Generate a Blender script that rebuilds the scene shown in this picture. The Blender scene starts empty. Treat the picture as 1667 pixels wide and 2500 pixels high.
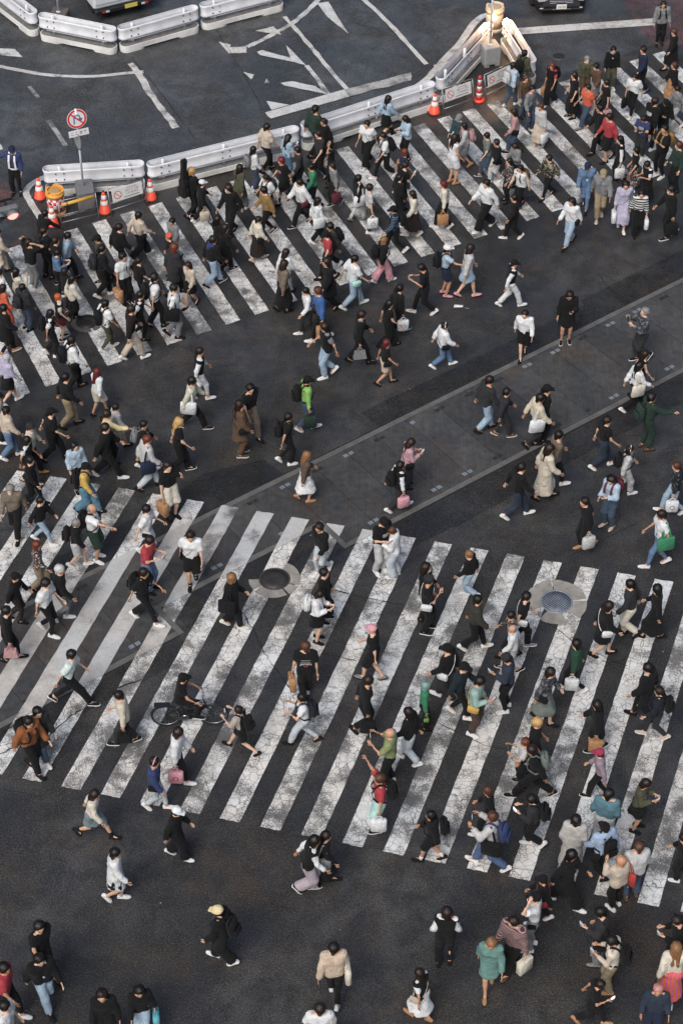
import bpy, bmesh, math, random
import numpy as np
from mathutils import Vector, Matrix, Euler

# ------------------------------------------------------------------ camera, sky, sun, exposure
SC = bpy.context.scene
COL = SC.collection
cam_d = bpy.data.cameras.new('camera')
cam = bpy.data.objects.new('camera', cam_d); COL.objects.link(cam)
cam.location = (0, 0, 35.714)
cam.rotation_euler = (math.radians(90 - 43.381), 0, 0)
cam_d.sensor_fit = 'VERTICAL'; cam_d.sensor_height = 24.0; cam_d.lens = 48.886
cam_d.clip_start = 1.0; cam_d.clip_end = 2000
SC.camera = cam

SUN_EL, SUN_AZ = math.radians(50), math.radians(205)
world = bpy.data.worlds.new('World'); SC.world = world; world.use_nodes = True
wn = world.node_tree.nodes; wl = world.node_tree.links; wn.clear()
sky = wn.new('ShaderNodeTexSky'); sky.sky_type = 'NISHITA'; sky.sun_disc = False
sky.sun_elevation = SUN_EL; sky.sun_rotation = SUN_AZ
sky.air_density = 1.0; sky.dust_density = 4.0; sky.ozone_density = 1.0
bg = wn.new('ShaderNodeBackground'); bg.inputs['Strength'].default_value = 0.07
wo = wn.new('ShaderNodeOutputWorld')
wl.new(sky.outputs['Color'], bg.inputs['Color']); wl.new(bg.outputs['Background'], wo.inputs['Surface'])
sun_d = bpy.data.lights.new('sun', 'SUN'); sun_d.energy = 1.3; sun_d.angle = math.radians(32); sun_d.color = (1.0, .985, .96)
sun = bpy.data.objects.new('sun', sun_d); COL.objects.link(sun)
# the sky's sun_rotation turns clockwise from +Y
sdir = Vector((math.sin(SUN_AZ) * math.cos(SUN_EL), math.cos(SUN_AZ) * math.cos(SUN_EL), math.sin(SUN_EL)))
sun.rotation_euler = sdir.to_track_quat('Z', 'Y').to_euler()
SC.view_settings.view_transform = 'Standard'; SC.view_settings.look = 'None'
SC.view_settings.exposure = 0.92; SC.view_settings.gamma = 1.0; SC.view_settings.use_curve_mapping = False

R = random.Random(7)

# ------------------------------------------------------------------ materials
MATS = {}
def srgb(h):
    h = h.lstrip('#'); c = [int(h[i:i + 2], 16) / 255 for i in (0, 2, 4)]
    return tuple(((x + .055) / 1.055) ** 2.4 if x > .04045 else x / 12.92 for x in c)
class NT:
    """tiny helper round one material's node tree"""
    def __init__(s, name):
        s.m = bpy.data.materials.new(name); s.m.use_nodes = True
        s.n = s.m.node_tree.nodes; s.l = s.m.node_tree.links
        s.b = s.n['Principled BSDF']
    def node(s, t, **kw):
        q = s.n.new(t)
        for k, v in kw.items():
            if hasattr(q, k): setattr(q, k, v)
            else: q.inputs[k.replace('_', ' ')].default_value = v
        return q
    def link(s, a, b): s.l.new(a, b)
    def pos(s):
        g = s.node('ShaderNodeNewGeometry'); return g.outputs['Position']
    def obj(s):
        g = s.node('ShaderNodeTexCoord'); return g.outputs['Object']
    def noise(s, vec, scale, detail=3, rough=.55, dist=0):
        q = s.node('ShaderNodeTexNoise'); s.link(vec, q.inputs['Vector'])
        q.inputs['Scale'].default_value = scale; q.inputs['Detail'].default_value = detail
        q.inputs['Roughness'].default_value = rough; q.inputs['Distortion'].default_value = dist
        return q
    def ramp(s, fac, stops, interp='LINEAR'):
        q = s.node('ShaderNodeValToRGB'); s.link(fac, q.inputs['Fac']); r = q.color_ramp; r.interpolation = interp
        while len(r.elements) < len(stops): r.elements.new(.5)
        for e, (p, c) in zip(r.elements, stops):
            e.position = p; e.color = (c, c, c, 1) if isinstance(c, (int, float)) else (*c, 1)
        return q.outputs['Color']
    def mix(s, fac, a, b, mode='MIX'):
        q = s.node('ShaderNodeMix', data_type='RGBA', blend_type=mode)
        for inp, v in ((q.inputs[0], fac), (q.inputs[6], a), (q.inputs[7], b)):
            if isinstance(v, bpy.types.NodeSocket): s.link(v, inp)
            else: inp.default_value = v if isinstance(v, (int, float)) and inp.type == 'VALUE' else ((*v, 1) if not isinstance(v, (int, float)) else (v, v, v, 1))
        return q.outputs[2]
    def math(s, op, a, b=None, clamp=False):
        q = s.node('ShaderNodeMath', operation=op); q.use_clamp = clamp
        for i, v in enumerate((a, b)):
            if v is None: continue
            if isinstance(v, bpy.types.NodeSocket): s.link(v, q.inputs[i])
            else: q.inputs[i].default_value = v
        return q.outputs[0]
    def bump(s, h, strength, dist=.01):
        q = s.node('ShaderNodeBump'); q.inputs['Strength'].default_value = strength; q.inputs['Distance'].default_value = dist
        s.link(h, q.inputs['Height']); s.link(q.outputs['Normal'], s.b.inputs['Normal'])
    def set(s, **kw):
        for k, v in kw.items():
            i = s.b.inputs[k.replace('_', ' ')]
            if isinstance(v, bpy.types.NodeSocket): s.link(v, i)
            else: i.default_value = (*v, 1) if isinstance(v, tuple) and len(v) == 3 else v

def asphalt_nodes(t, light=1.0, tint=(1, 1, 1), grain=1.0):
    p = t.pos()
    big = t.noise(p, .30, 3, .6, .4); mid = t.noise(p, 1.7, 4, .62, .3)
    fine = t.noise(p, 27, 3, .85); speck = t.noise(p, 46, 1, .5)
    c = t.mix(t.ramp(big.outputs['Fac'], [(.36, 0.), (.66, 1.)]), tuple(.0240 * light * k * q for k, q in zip((1.0, .99, 1.0), tint)), tuple(.0540 * light * k * q for k, q in zip((1.04, 1., .96), tint)))
    warm = t.noise(p, .5, 2, .5, .8)  # brown patches: stains, plus warm screen reflections painted into the base colour
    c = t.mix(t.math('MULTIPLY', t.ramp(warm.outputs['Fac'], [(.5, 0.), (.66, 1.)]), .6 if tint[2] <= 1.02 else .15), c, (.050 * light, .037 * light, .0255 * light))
    c = t.mix(t.ramp(mid.outputs['Fac'], [(.38, .0), (.62, .75)]), c, (.0185 * light, .0187 * light, .0195 * light))
    g = t.ramp(fine.outputs['Fac'], [(.30, .25), (.5, .85), (.70, 2.3)])
    c = t.mix(grain, c, g, 'MULTIPLY')
    s = t.ramp(speck.outputs['Fac'], [(.62, 0.), (.70, 1.)])
    c = t.mix(t.math('MULTIPLY', s, .6), c, (.20 * light, .195 * light, .185 * light))
    gum = t.node('ShaderNodeTexVoronoi'); t.link(p, gum.inputs['Vector']); gum.inputs['Scale'].default_value = 1.6; gum.inputs['Randomness'].default_value = 1.
    gc = t.ramp(gum.outputs['Distance'], [(.028, 1.), (.034, 0.)])
    sel = t.node('ShaderNodeSeparateColor'); t.link(gum.outputs['Color'], sel.inputs[0])
    gm = t.math('MULTIPLY', gc, t.math('GREATER_THAN', sel.outputs[0], .72))
    c = t.mix(gm, c, (.20, .20, .195))
    return c, mid, fine

def M_asphalt(name, light=1.0, tint=(1, 1, 1)):
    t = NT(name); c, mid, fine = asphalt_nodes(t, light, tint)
    wet = t.noise(t.pos(), .42, 4, .62, .7).outputs['Fac']
    t.set(Base_Color=c, Roughness=t.ramp(wet, [(.40, .66), (.58, .30)]), Specular_IOR_Level=t.ramp(wet, [(.40, .20), (.58, .50)]))
    t.bump(fine.outputs['Fac'], .5, .012)
    return t.m

def M_paint(name, base=.62, cracks=1.0, wear=.5, warm=(1.0, .97, .91), underlay='asphalt', scale=1.0):
    """road paint: crazed and worn through to the asphalt below"""
    t = NT(name); p = t.pos()
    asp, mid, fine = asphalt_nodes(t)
    oi = t.node('ShaderNodeObjectInfo')
    dn = t.noise(p, 5.5, 2, .5)
    add = t.node('ShaderNodeVectorMath', operation='MULTIPLY_ADD'); t.link(dn.outputs['Color'], add.inputs[0])
    add.inputs[1].default_value = (.10, .10, .10); t.link(p, add.inputs[2])
    def craze(sc, w):
        v = t.node('ShaderNodeTexVoronoi', feature='DISTANCE_TO_EDGE'); t.link(add.outputs[0], v.inputs['Vector'])
        v.inputs['Scale'].default_value = sc
        return t.ramp(v.outputs['Distance'], [(0, 1.), (w, 1.), (w * 2.2, 0.)])
    patch = t.noise(p, .95, 3, .6, .5)
    patch2 = t.noise(p, 2.1, 2, .6, .3)
    c1 = t.math('MULTIPLY', craze(5.5 * scale, .017), t.ramp(patch.outputs['Fac'], [(.30, 0.), (.44, 1.)]))
    c2 = t.math('MULTIPLY', craze(13.0 * scale, .030), t.ramp(patch2.outputs['Fac'], [(.46, 0.), (.56, 1.)]))
    fl = t.noise(p, 46, 4, .8)
    lvl = t.math('ADD', t.math('MULTIPLY', t.ramp(t.math('ADD', t.math('MULTIPLY', patch.outputs['Fac'], .6), t.math('MULTIPLY', patch2.outputs['Fac'], .4)), [(.36, 0.), (.66, 1.)]), .38), t.math('MULTIPLY', oi.outputs['Random'], .14))
    w = t.math('SUBTRACT', t.math('ADD', fl.outputs['Fac'], lvl), 0.955 - .16 * wear)
    wm = t.math('MULTIPLY', t.math('MULTIPLY', w, 13., True), .88)
    m = t.math('MAXIMUM', t.math('MULTIPLY', t.math('MAXIMUM', c1, c2), cracks), wm, True)
    dirt = t.noise(p, 3.0, 4, .65)
    pc = t.mix(t.ramp(dirt.outputs['Fac'], [(.3, 0.), (.75, 1.)]), tuple(base * k for k in warm), tuple(base * .66 * k for k in (1, .95, .87)))
    tint = t.noise(p, .5, 1)
    pc = t.mix(t.ramp(tint.outputs['Fac'], [(.4, 0.), (.65, .6)]), pc, tuple(base * k for k in (.90, .95, .98)), 'MIX')
    t.set(Base_Color=t.mix(m, pc, asp), Roughness=.6)
    inv = t.math('SUBTRACT', 1., m); t.bump(inv, .35, .006)
    return t.m

def M_plain(name, col, rough=.5, metal=0., var=.12, scale=9., bump=0., spec=.5, emit=None, estr=0.):
    if name in MATS: return MATS[name]
    t = NT(name); p = t.obj()
    nz = t.noise(p, scale, 4, .6)
    f = t.ramp(nz.outputs['Fac'], [(.25, 1 - var), (.75, 1 + var * .6)])
    t.set(Base_Color=t.mix(1., tuple(col), f, 'MULTIPLY'), Roughness=rough, Metallic=metal)
    t.b.inputs['Specular IOR Level'].default_value = spec
    if bump: t.bump(nz.outputs['Fac'], bump, .01)
    if emit: t.set(Emission_Color=tuple(emit), Emission_Strength=estr)
    MATS[name] = t.m
    return t.m

# ------------------------------------------------------------------ object helpers
def tag(o, label=None, cat=None, group=None, kind=None):
    if label: o['label'] = label
    if cat: o['category'] = cat
    if group: o['group'] = group
    if kind: o['kind'] = kind
    return o
def link(name, me, parent=None, loc=None, rot=None, mat=None):
    o = bpy.data.objects.new(name, me); COL.objects.link(o)
    if parent: o.parent = parent
    if loc is not None: o.location = loc
    if rot is not None: o.rotation_euler = rot
    if mat is not None and me is not None:
        ms = mat if isinstance(mat, (list, tuple)) else [mat]
        if not me.materials:
            for q in ms: me.materials.append(q)
    return o
def empty(name, loc=(0, 0, 0), rz=0.):
    o = bpy.data.objects.new(name, None); COL.objects.link(o); o.location = loc; o.rotation_euler = (0, 0, rz)
    o.empty_display_size = .2
    return o
def mesh(name, v, f, smooth=False, mats=None, mi=None):
    me = bpy.data.meshes.new(name); me.from_pydata([tuple(map(float, q)) for q in v], [], [tuple(map(int, q)) for q in f])
    if mats:
        for q in mats: me.materials.append(q)
    if mi is not None: me.polygons.foreach_set('material_index', np.asarray(mi, dtype=np.int32))
    if smooth: me.polygons.foreach_set('use_smooth', np.ones(len(me.polygons), dtype=bool))
    me.update(); return me
class MB:
    """collects boxes, tubes and lathes into one mesh"""
    def __init__(s): s.v = []; s.f = []; s.s = []
    def add(s, v, f, smooth=False):
        o = len(s.v); s.v += [tuple(q) for q in v]; s.f += [tuple(i + o for i in q) for q in f]; s.s += [smooth] * len(f); return s
    def box(s, c, d, M=None, bev=.0):
        x, y, z = (q / 2 for q in d); b = min(bev, x * .9, y * .9, z * .9)
        if b <= 0:
            v = [Vector((i * x, j * y, k * z)) for k in (-1, 1) for j in (-1, 1) for i in (-1, 1)]
            f = [(0, 2, 3, 1), (4, 5, 7, 6), (0, 1, 5, 4), (2, 6, 7, 3), (0, 4, 6, 2), (1, 3, 7, 5)]
        else:
            v = []; ring = []
            def rect(hx, hy, z):
                i0 = len(v)
                for px, py in ((-hx + b, -hy), (hx - b, -hy), (hx, -hy + b), (hx, hy - b), (hx - b, hy), (-hx + b, hy), (-hx, hy - b), (-hx, -hy + b)):
                    v.append(Vector((px, py, z)))
                return list(range(i0, i0 + 8))
            rs = [rect(x - b * .6, y - b * .6, -z), rect(x, y, -z + b), rect(x, y, z - b), rect(x - b * .6, y - b * .6, z)]
            f = [tuple(reversed(rs[0])), tuple(rs[3])]
            for a, c2 in zip(rs, rs[1:]):
                for i in range(8): f.append((a[i], a[(i + 1) % 8], c2[(i + 1) % 8], c2[i]))
        T = Matrix.Translation(Vector(c)) if M is None else M @ Matrix.Translation(Vector(c))
        return s.add([T @ q for q in v], f)
    def tube(s, pts, r, n=8, cap=True, closed=False):
        pts = [Vector(q) for q in pts]; m = len(pts)
        rr = r if isinstance(r, (list, tuple)) else [r] * m
        rings = []; up = None; v = []
        for i, p in enumerate(pts):
            a = pts[(i - 1) % m] if (closed or i > 0) else p; b = pts[(i + 1) % m] if (closed or i < m - 1) else p
            d = (b - a).normalized()
            if up is None: up = d.orthogonal().normalized()
            else:
                up = (up - d * up.dot(d))
                up = up.normalized() if up.length > 1e-6 else d.orthogonal().normalized()
            w = d.cross(up); rings.append(len(v))
            for k in range(n):
                t = 2 * math.pi * k / n; v.append(p + (up * math.cos(t) + w * math.sin(t)) * rr[i])
        f = []
        for i in range(m if closed else m - 1):
            a, b = rings[i], rings[(i + 1) % m]
            for k in range(n): f.append((a + k, a + (k + 1) % n, b + (k + 1) % n, b + k))
        if cap and not closed:
            f.append(tuple(reversed(range(rings[0], rings[0] + n)))); f.append(tuple(range(rings[-1], rings[-1] + n)))
        return s.add(v, f, n > 5)
    def ribbon(s, pts, w, th, nrm):
        """flat strap along pts, width vector nrm per point"""
        v = []; f = []
        for p, n_ in zip(pts, nrm):
            p = Vector(p); o, wv = n_
            o = Vector(o) * th; wv = Vector(wv) * w / 2
            v += [p - wv, p + wv, p + wv + o, p - wv + o]
        for i in range(len(pts) - 1):
            a, b = 4 * i, 4 * i + 4
            for k in range(4): f.append((a + k, a + (k + 1) % 4, b + (k + 1) % 4, b + k))
        return s.add(v, f)
    def lathe(s, prof, n=16, M=None):
        v = []; f = []
        for r, z in prof:
            for k in range(n):
                t = 2 * math.pi * k / n; q = Vector((r * math.cos(t), r * math.sin(t), z)); v.append(M @ q if M else q)
        for i in range(len(prof) - 1):
            for k in range(n): f.append((i * n + k, i * n + (k + 1) % n, (i + 1) * n + (k + 1) % n, (i + 1) * n + k))
        f.append(tuple(reversed(range(n)))); f.append(tuple(range((len(prof) - 1) * n, len(prof) * n)))
        return s.add(v, f, True)
    def prism(s, poly, z0, z1, M=None):
        n = len(poly); v = [Vector((x, y, z0)) for x, y in poly] + [Vector((x, y, z1)) for x, y in poly]
        if M: v = [M @ q for q in v]
        f = [tuple(reversed(range(n))), tuple(range(n, 2 * n))] + [(i, (i + 1) % n, n + (i + 1) % n, n + i) for i in range(n)]
        return s.add(v, f)
    def mesh(s, name, mat=None):
        me = bpy.data.meshes.new(name); me.from_pydata([tuple(q) for q in s.v], [], s.f)
        me.polygons.foreach_set('use_smooth', np.array(s.s, dtype=bool))
        if mat:
            for q in (mat if isinstance(mat, (list, tuple)) else [mat]): me.materials.append(q)
        me.update(); return me
    def build(s, name, mat=None, parent=None, loc=None, rot=None):
        return link(name, s.mesh(name, mat), parent, loc, rot)
def text_mesh(txt, size, name='lettering'):
    cu = bpy.data.curves.new(name, 'FONT'); cu.body = txt; cu.size = size; cu.align_x = 'CENTER'; cu.align_y = 'CENTER'; cu.extrude = .001; cu.resolution_u = 2
    o = bpy.data.objects.new(name, cu); COL.objects.link(o)
    dg = bpy.context.evaluated_depsgraph_get(); me = bpy.data.meshes.new_from_object(o.evaluated_get(dg))
    bpy.data.objects.remove(o); bpy.data.curves.remove(cu); return me

# ------------------------------------------------------------------ ground
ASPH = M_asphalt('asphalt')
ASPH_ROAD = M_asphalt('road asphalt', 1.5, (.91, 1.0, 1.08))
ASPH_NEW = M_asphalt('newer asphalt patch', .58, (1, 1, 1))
PAINT = M_paint('worn road paint', .70, .8, 1.1)
PAINT_T = M_paint('road line paint', .58, .35, .5)
PAINT_S = M_paint('paint on concrete', .50, .2, .55, (1., .95, .88))
PAINT_F = M_paint('faded road paint', .40, .5, 1.5)
def sheet(name, poly, z, mat, parent=None, kind='structure'):
    me = mesh(name, [(x, y, z) for x, y in poly], [tuple(range(len(poly)))], mats=[mat])
    o = link(name, me, parent)
    if kind and not parent: o['kind'] = kind
    return o
def ccw(poly):
    a = sum(p[0] * q[1] - q[0] * p[1] for p, q in zip(poly, poly[1:] + poly[:1]))
    return poly if a > 0 else poly[::-1]
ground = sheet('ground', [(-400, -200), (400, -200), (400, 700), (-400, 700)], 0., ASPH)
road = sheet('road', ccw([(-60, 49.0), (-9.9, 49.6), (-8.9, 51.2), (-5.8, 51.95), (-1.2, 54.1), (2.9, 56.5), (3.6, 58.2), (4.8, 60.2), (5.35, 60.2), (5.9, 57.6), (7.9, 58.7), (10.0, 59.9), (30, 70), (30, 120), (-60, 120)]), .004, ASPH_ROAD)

# concrete deck strip: slabs one metre long between two edge beams
T0 = Vector((-1.07, 39.40)); TA = Vector((.8015, .598)); TN = Vector((.598, -.8015))
def SP(s, d): q = T0 + TA * s + TN * d; return (q.x, q.y)
def M_concrete():
    t = NT('deck concrete'); p = t.pos(); oi = t.node('ShaderNodeObjectInfo')
    a = t.noise(p, .8, 3, .6, .5); b = t.noise(p, 6, 4, .65); c = t.noise(p, 60, 2, .7)
    col = t.mix(t.ramp(a.outputs['Fac'], [(.35, 0.), (.68, 1.)]), (.044, .045, .047), (.066, .064, .061))
    wm = t.noise(p, .6, 2, .5, 1.)
    col = t.mix(t.math('MULTIPLY', t.ramp(wm.outputs['Fac'], [(.5, 0.), (.68, 1.)]), .6), col, (.055, .043, .034))
    col = t.mix(1., col, t.ramp(b.outputs['Fac'], [(.3, .72), (.7, 1.22)]), 'MULTIPLY')
    col = t.mix(1., col, t.ramp(c.outputs['Fac'], [(.3, .75), (.7, 1.25)]), 'MULTIPLY')
    col = t.mix(1., col, t.ramp(oi.outputs['Random'], [(0., .86), (1., 1.14)]), 'MULTIPLY')
    # brushed grooves across the slab
    mp = t.node('ShaderNodeMapping'); t.link(p, mp.inputs['Vector']); mp.inputs['Rotation'].default_value = (0, 0, -math.atan2(.598, .8015)); mp.inputs['Scale'].default_value = (26, .4, 1)
    gr = t.noise(mp.outputs['Vector'], 1., 2, .5)
    col = t.mix(1., col, t.ramp(gr.outputs['Fac'], [(.3, .88), (.7, 1.1)]), 'MULTIPLY')
    t.set(Base_Color=col, Roughness=t.ramp(b.outputs['Fac'], [(.3, .4), (.7, .68)])); t.b.inputs['Specular IOR Level'].default_value = .28; t.bump(gr.outputs['Fac'], .25, .006)
    return t.m
CONC = M_concrete()
BEAM = M_plain('edge beam concrete', (.105, .102, .096), .75, var=.35, scale=3., bump=.4)
JOINT = M_plain('dark joint filler', (.012, .012, .012), .8)
PLATE = M_plain('cover plate metal', (.22, .25, .27), .45, .3, var=.3, scale=5.)
PLATED = M_plain('dark cover plate', (.018, .018, .018), .6, var=.3, scale=5.)
def rect_s(s0, s1, d0, d1): return ccw([SP(s0, d0), SP(s1, d0), SP(s1, d1), SP(s0, d1)])
deck = sheet('concrete_deck', ccw([SP(-14, -.08), SP(20, -.08), SP(20, 3.08), SP(-.68, 3.08), SP(-.68, 2.08), SP(-5.68, 2.08), SP(-5.68, 3.08), SP(-14, 3.08)]), .004, JOINT)
def slab_piece(name, poly, z0, z1, mat, parent):
    m = MB(); m.prism(poly, z0, z1); return m.build(name, mat, parent)
for k in range(-14, 19):
    s0, s1 = k + .32 + .007, k + 1.32 - .007
    w = 2.0 if -5.7 <= k + .32 < -.7 else 3.0
    slab_piece('slab', rect_s(s0, s1, .13, w - .13), .0045, .012 + R.uniform(0, .0015), CONC, deck)
def beam(s0, s1, d0, d1):
    n = max(1, round((s1 - s0) / 1.0)) if (s1 - s0) > (d1 - d0) else 1
    for i in range(n):
        a, b = s0 + (s1 - s0) * i / n, s0 + (s1 - s0) * (i + 1) / n
        slab_piece('edge_beam', rect_s(a + .004, b - .004, d0, d1), .0045, .0145 + R.uniform(0, .001), BEAM, deck)
beam(-14, 20, -.03, .12)
beam(-.68, 20, 2.88, 3.03); beam(-5.53, -.83, 1.88, 2.03); beam(-14, -5.68, 2.88, 3.03)
beam(-.83, -.68, 1.88, 3.03); beam(-5.68, -5.53, 1.88, 3.03)
for k in range(-13, 18):
    s0 = k + .32; w = 2.0 if -5.7 < s0 < -.7 else 3.0
    for d in (.32, w - .32):
        dark = R.random() < (.25 if s0 > 5.5 else .7)
        for e in (-.085, .085):
            if R.random() < .1: continue
            slab_piece('cover_plate', rect_s(s0 + e - .065, s0 + e + .065, d - .055, d + .055), .013, .0165, PLATED if dark else PLATE, deck)

# newer asphalt bands on both sides of the deck
def jag(poly, amp, n, seed):
    r = random.Random(seed); out = []
    for p, q in zip(poly, poly[1:] + poly[:1]):
        for i in range(n):
            t = i / n; out.append((p[0] + (q[0] - p[0]) * t + (r.uniform(-amp, amp) if i else 0), p[1] + (q[1] - p[1]) * t + (r.uniform(-amp, amp) if i else 0)))
    return out
sheet('asphalt_patch', ccw(jag([SP(2.6, -.09), SP(16, -.09), SP(16, -1.0), SP(10.4, -1.0), SP(10.3, -.75), SP(2.6, -.8)], .012, 8, 3)), .006, ASPH_NEW)
sheet('asphalt_patch', ccw(jag([SP(-8, -.09), SP(-.45, -.09), SP(-.55, -.85), SP(-2.1, -1.3), SP(-3.3, -1.0), SP(-8, -.9)], .02, 8, 4)), .006, ASPH_NEW)
sheet('asphalt_patch', ccw(jag([SP(-.5, 3.09), SP(16, 3.09), SP(16, 3.95), SP(6.6, 3.9), SP(3.0, 4.05), SP(-.6, 3.95)], .012, 8, 5)), .006, ASPH_NEW)
sheet('asphalt_patch', ccw(jag([SP(-5.4, 2.09), SP(-.85, 2.09), SP(-.85, 3.1), SP(-5.4, 3.0)], .012, 6, 6)), .006, ASPH_NEW)
sheet('asphalt_patch', ccw(jag([SP(-12, 3.09), SP(-5.7, 3.09), SP(-5.7, 3.75), SP(-12, 3.8)], .012, 6, 8)), .006, ASPH_NEW)

# ------------------------------------------------------------------ crosswalks
def crosswalk(ang, ox, oy, per, wid, vt, vb, skt, skb, ks, zt, label):
    cw = empty('crosswalk'); cw['kind'] = 'structure'
    e = Vector((math.cos(ang), math.sin(ang))); n = Vector((-math.sin(ang), math.cos(ang))); o = Vector((ox, oy))
    for k in ks:
        r = random.Random(k * 31 + 5)
        def P(u, v): q = o + e * u + n * v; return (q.x, q.y)
        u0, u1 = k * per, k * per + wid
        t0, t1, b0, b1 = vt + skt * u0, vt + skt * u1, vb + skb * u0, vb + skb * u1
        N = 40; pts = []; j = lambda a: r.uniform(-a, a)
        for i in range(N + 1): pts.append(P(u0 + j(.008), b0 + (t0 - b0) * i / N))
        for i in range(1, 6): pts.append(P(u0 + (u1 - u0) * i / 6, t0 + (t1 - t0) * i / 6 + j(.012)))
        for i in range(N + 1): pts.append(P(u1 + j(.008), t1 + (b1 - t1) * i / N))
        for i in range(1, 6): pts.append(P(u1 + (u0 - u1) * i / 6, b1 + (b0 - b1) * i / 6 + j(.012)))
        # cut into the part on asphalt and the part over the deck
        me = bpy.data.meshes.new('stripe'); bm = bmesh.new()
        bm.faces.new([bm.verts.new((x, y, 0)) for x, y in pts])
        bm.normal_update()
        for d in ((-.03,), (2.03,), (3.03,)) if zt else ():
            q = T0 + TN * d[0]
            bmesh.ops.bisect_plane(bm, geom=bm.verts[:] + bm.edges[:] + bm.faces[:], plane_co=(q.x, q.y, 0), plane_no=(TN.x, TN.y, 0))
        if zt:
            for s_ in (-5.68, -.68):
                q = T0 + TA * s_
                bmesh.ops.bisect_plane(bm, geom=bm.verts[:] + bm.edges[:] + bm.faces[:], plane_co=(q.x, q.y, 0), plane_no=(TA.x, TA.y, 0))
            bmesh.ops.split_edges(bm, edges=bm.edges[:])
        for f in bm.faces:
            c = f.calc_center_median().xy - T0; s_, d_ = c.dot(TA), c.dot(TN)
            w_ = 2.03 if -5.68 <= s_ < -.68 else 3.03
            on = zt and -.03 < d_ < w_
            f.material_index = 1 if on else 0
            for v in f.verts: v.co.z = .0205 if on else .010
            if f.normal.z < 0: f.normal_flip()
        bm.to_mesh(me); bm.free()
        me.materials.append(PAINT); me.materials.append(PAINT_S)
        link('stripe', me, cw)
    return cw
crosswalk(-.33564, -6.85507, 10.55379, .9, .44067, 27.72856, 18.17907, .09466, .08873, range(-17, 10), True, 'lower')
crosswalk(.42221, -3.98602, 40.5581, .89343, .4386, 9.9477, 3.72258, .07191, .0956, range(-9, 24), False, 'upper')

# ------------------------------------------------------------------ painted road lines
marks = empty('road_markings'); marks['kind'] = 'structure'
ZM = [.012]
def line(pts, w, mat=PAINT_T, jitter=.01, name='painted_line'):
    ZM[0] += .0006; L_ = []; Rr = []; P_ = [Vector(p) for p in pts]; r = random.Random(len(pts) * 7 + int(P_[0].x * 10))
    if len(P_) == 2: P_ = [P_[0].lerp(P_[1], i / 8) for i in range(9)]
    for i, p in enumerate(P_):
        d = (P_[min(i + 1, len(P_) - 1)] - P_[max(i - 1, 0)]).normalized(); nn = Vector((-d.y, d.x))
        L_.append(p + nn * (w / 2 + r.uniform(-jitter, jitter))); Rr.append(p - nn * (w / 2 + r.uniform(-jitter, jitter)))
    n = len(P_); v = [(q.x, q.y, ZM[0]) for q in L_ + Rr]
    f = [(i, n + i, n + i + 1, i + 1) for i in range(n - 1)]
    return link(name, mesh(name, v, f, mats=[mat]), marks)
def smooth_pts(pts, n=5):
    P_ = [Vector(p) for p in pts]; out = []
    for i in range(len(P_) - 1):
        p0, p1, p2, p3 = P_[max(i - 1, 0)], P_[i], P_[i + 1], P_[min(i + 2, len(P_) - 1)]
        for k in range(n):
            t = k / n; out.append(.5 * ((2 * p1) + (p2 - p0) * t + (2 * p0 - 5 * p1 + 4 * p2 - p3) * t * t + (3 * p1 - p0 - 3 * p2 + p3) * t ** 3))
    return out + [P_[-1]]
def blot(poly, mat=PAINT_T, amp=.012, seed=1, name='painted_mark'):
    ZM[0] += .0006; return sheet(name, ccw(jag(list(poly), amp, 5, seed)), ZM[0], mat, marks)
line(smooth_pts([(-12, 59.2), (-11.0, 58.69), (-10.26, 58.42), (-9.53, 58.19), (-8.68, 58.08), (-7.9, 58.08), (-7.07, 58.23), (-6.34, 58.36)]), .16)
line([(-9.91, 57.48), (-9.56, 56.83)], .12, PAINT_F); line([(-9.12, 55.51), (-8.8, 54.9), (-8.43, 54.08)], .15, PAINT_F)
line(smooth_pts([(-6.8, 58.86), (-6.43, 58.06), (-6.01, 57.02), (-5.65, 56.2), (-5.10, 55.1)]), .22, PAINT_T, .03)
blot([(-11.4, 59.8), (-10.62, 59.73), (-10.31, 59.22), (-11.4, 59.42)], amp=.01); blot([(-10.7, 54.6), (-10.47, 54.29), (-10.31, 53.9), (-10.6, 53.85)], amp=.01)
line(smooth_pts([(-.60, 63.3), (-.77, 62.89), (-1.17, 62.1), (-1.63, 61.36), (-2.06, 60.87), (-2.58, 60.31), (-3.07, 59.87)]), .17, PAINT_T, .02)
blot([(-4.02, 60.18), (-3.61, 60.0), (-3.64, 59.83), (-3.09, 59.9), (-3.08, 59.49), (-3.66, 59.46)], seed=2)
blot([(-2.85, 60.87), (-2.24, 61.15), (-1.96, 60.62)], seed=3)
line(smooth_pts([(-1.91, 61.78), (-1.37, 60.69), (-.81, 59.46), (-.18, 58.0), (.19, 57.31)]), .15, PAINT_T, .025)
blot([(-2.76, 59.56), (-2.57, 59.66), (-1.66, 59.19), (-1.82, 60.0), (-1.13, 58.72), (-1.62, 58.96), (-2.63, 59.36)], seed=4)
line([(-1.13, 58.72), (-.76, 57.87), (-.45, 57.02)], .15, PAINT_T, .03)
blot([(-1.95, 57.67), (-1.57, 57.77), (-.83, 57.48), (-.45, 57.02), (-1.81, 57.51)], seed=5)
blot([(-3.16, 58.33), (-2.79, 58.16), (-2.87, 57.87)], seed=6); blot([(-2.46, 57.67), (-2.38, 57.93), (-2.27, 57.64)], seed=7)
blot([(-2.36, 56.61), (-1.63, 56.39), (-2.18, 56.1)], amp=.01, seed=8)
blot([(-2.39, 55.95), (-2.2, 55.6), (.26, 56.88), (.07, 57.28)], amp=.02, seed=9)
blot([(.07, 57.28), (.26, 56.88), (2.22, 57.83), (2.24, 58.3)], PAINT_F, .03, 10)
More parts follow.
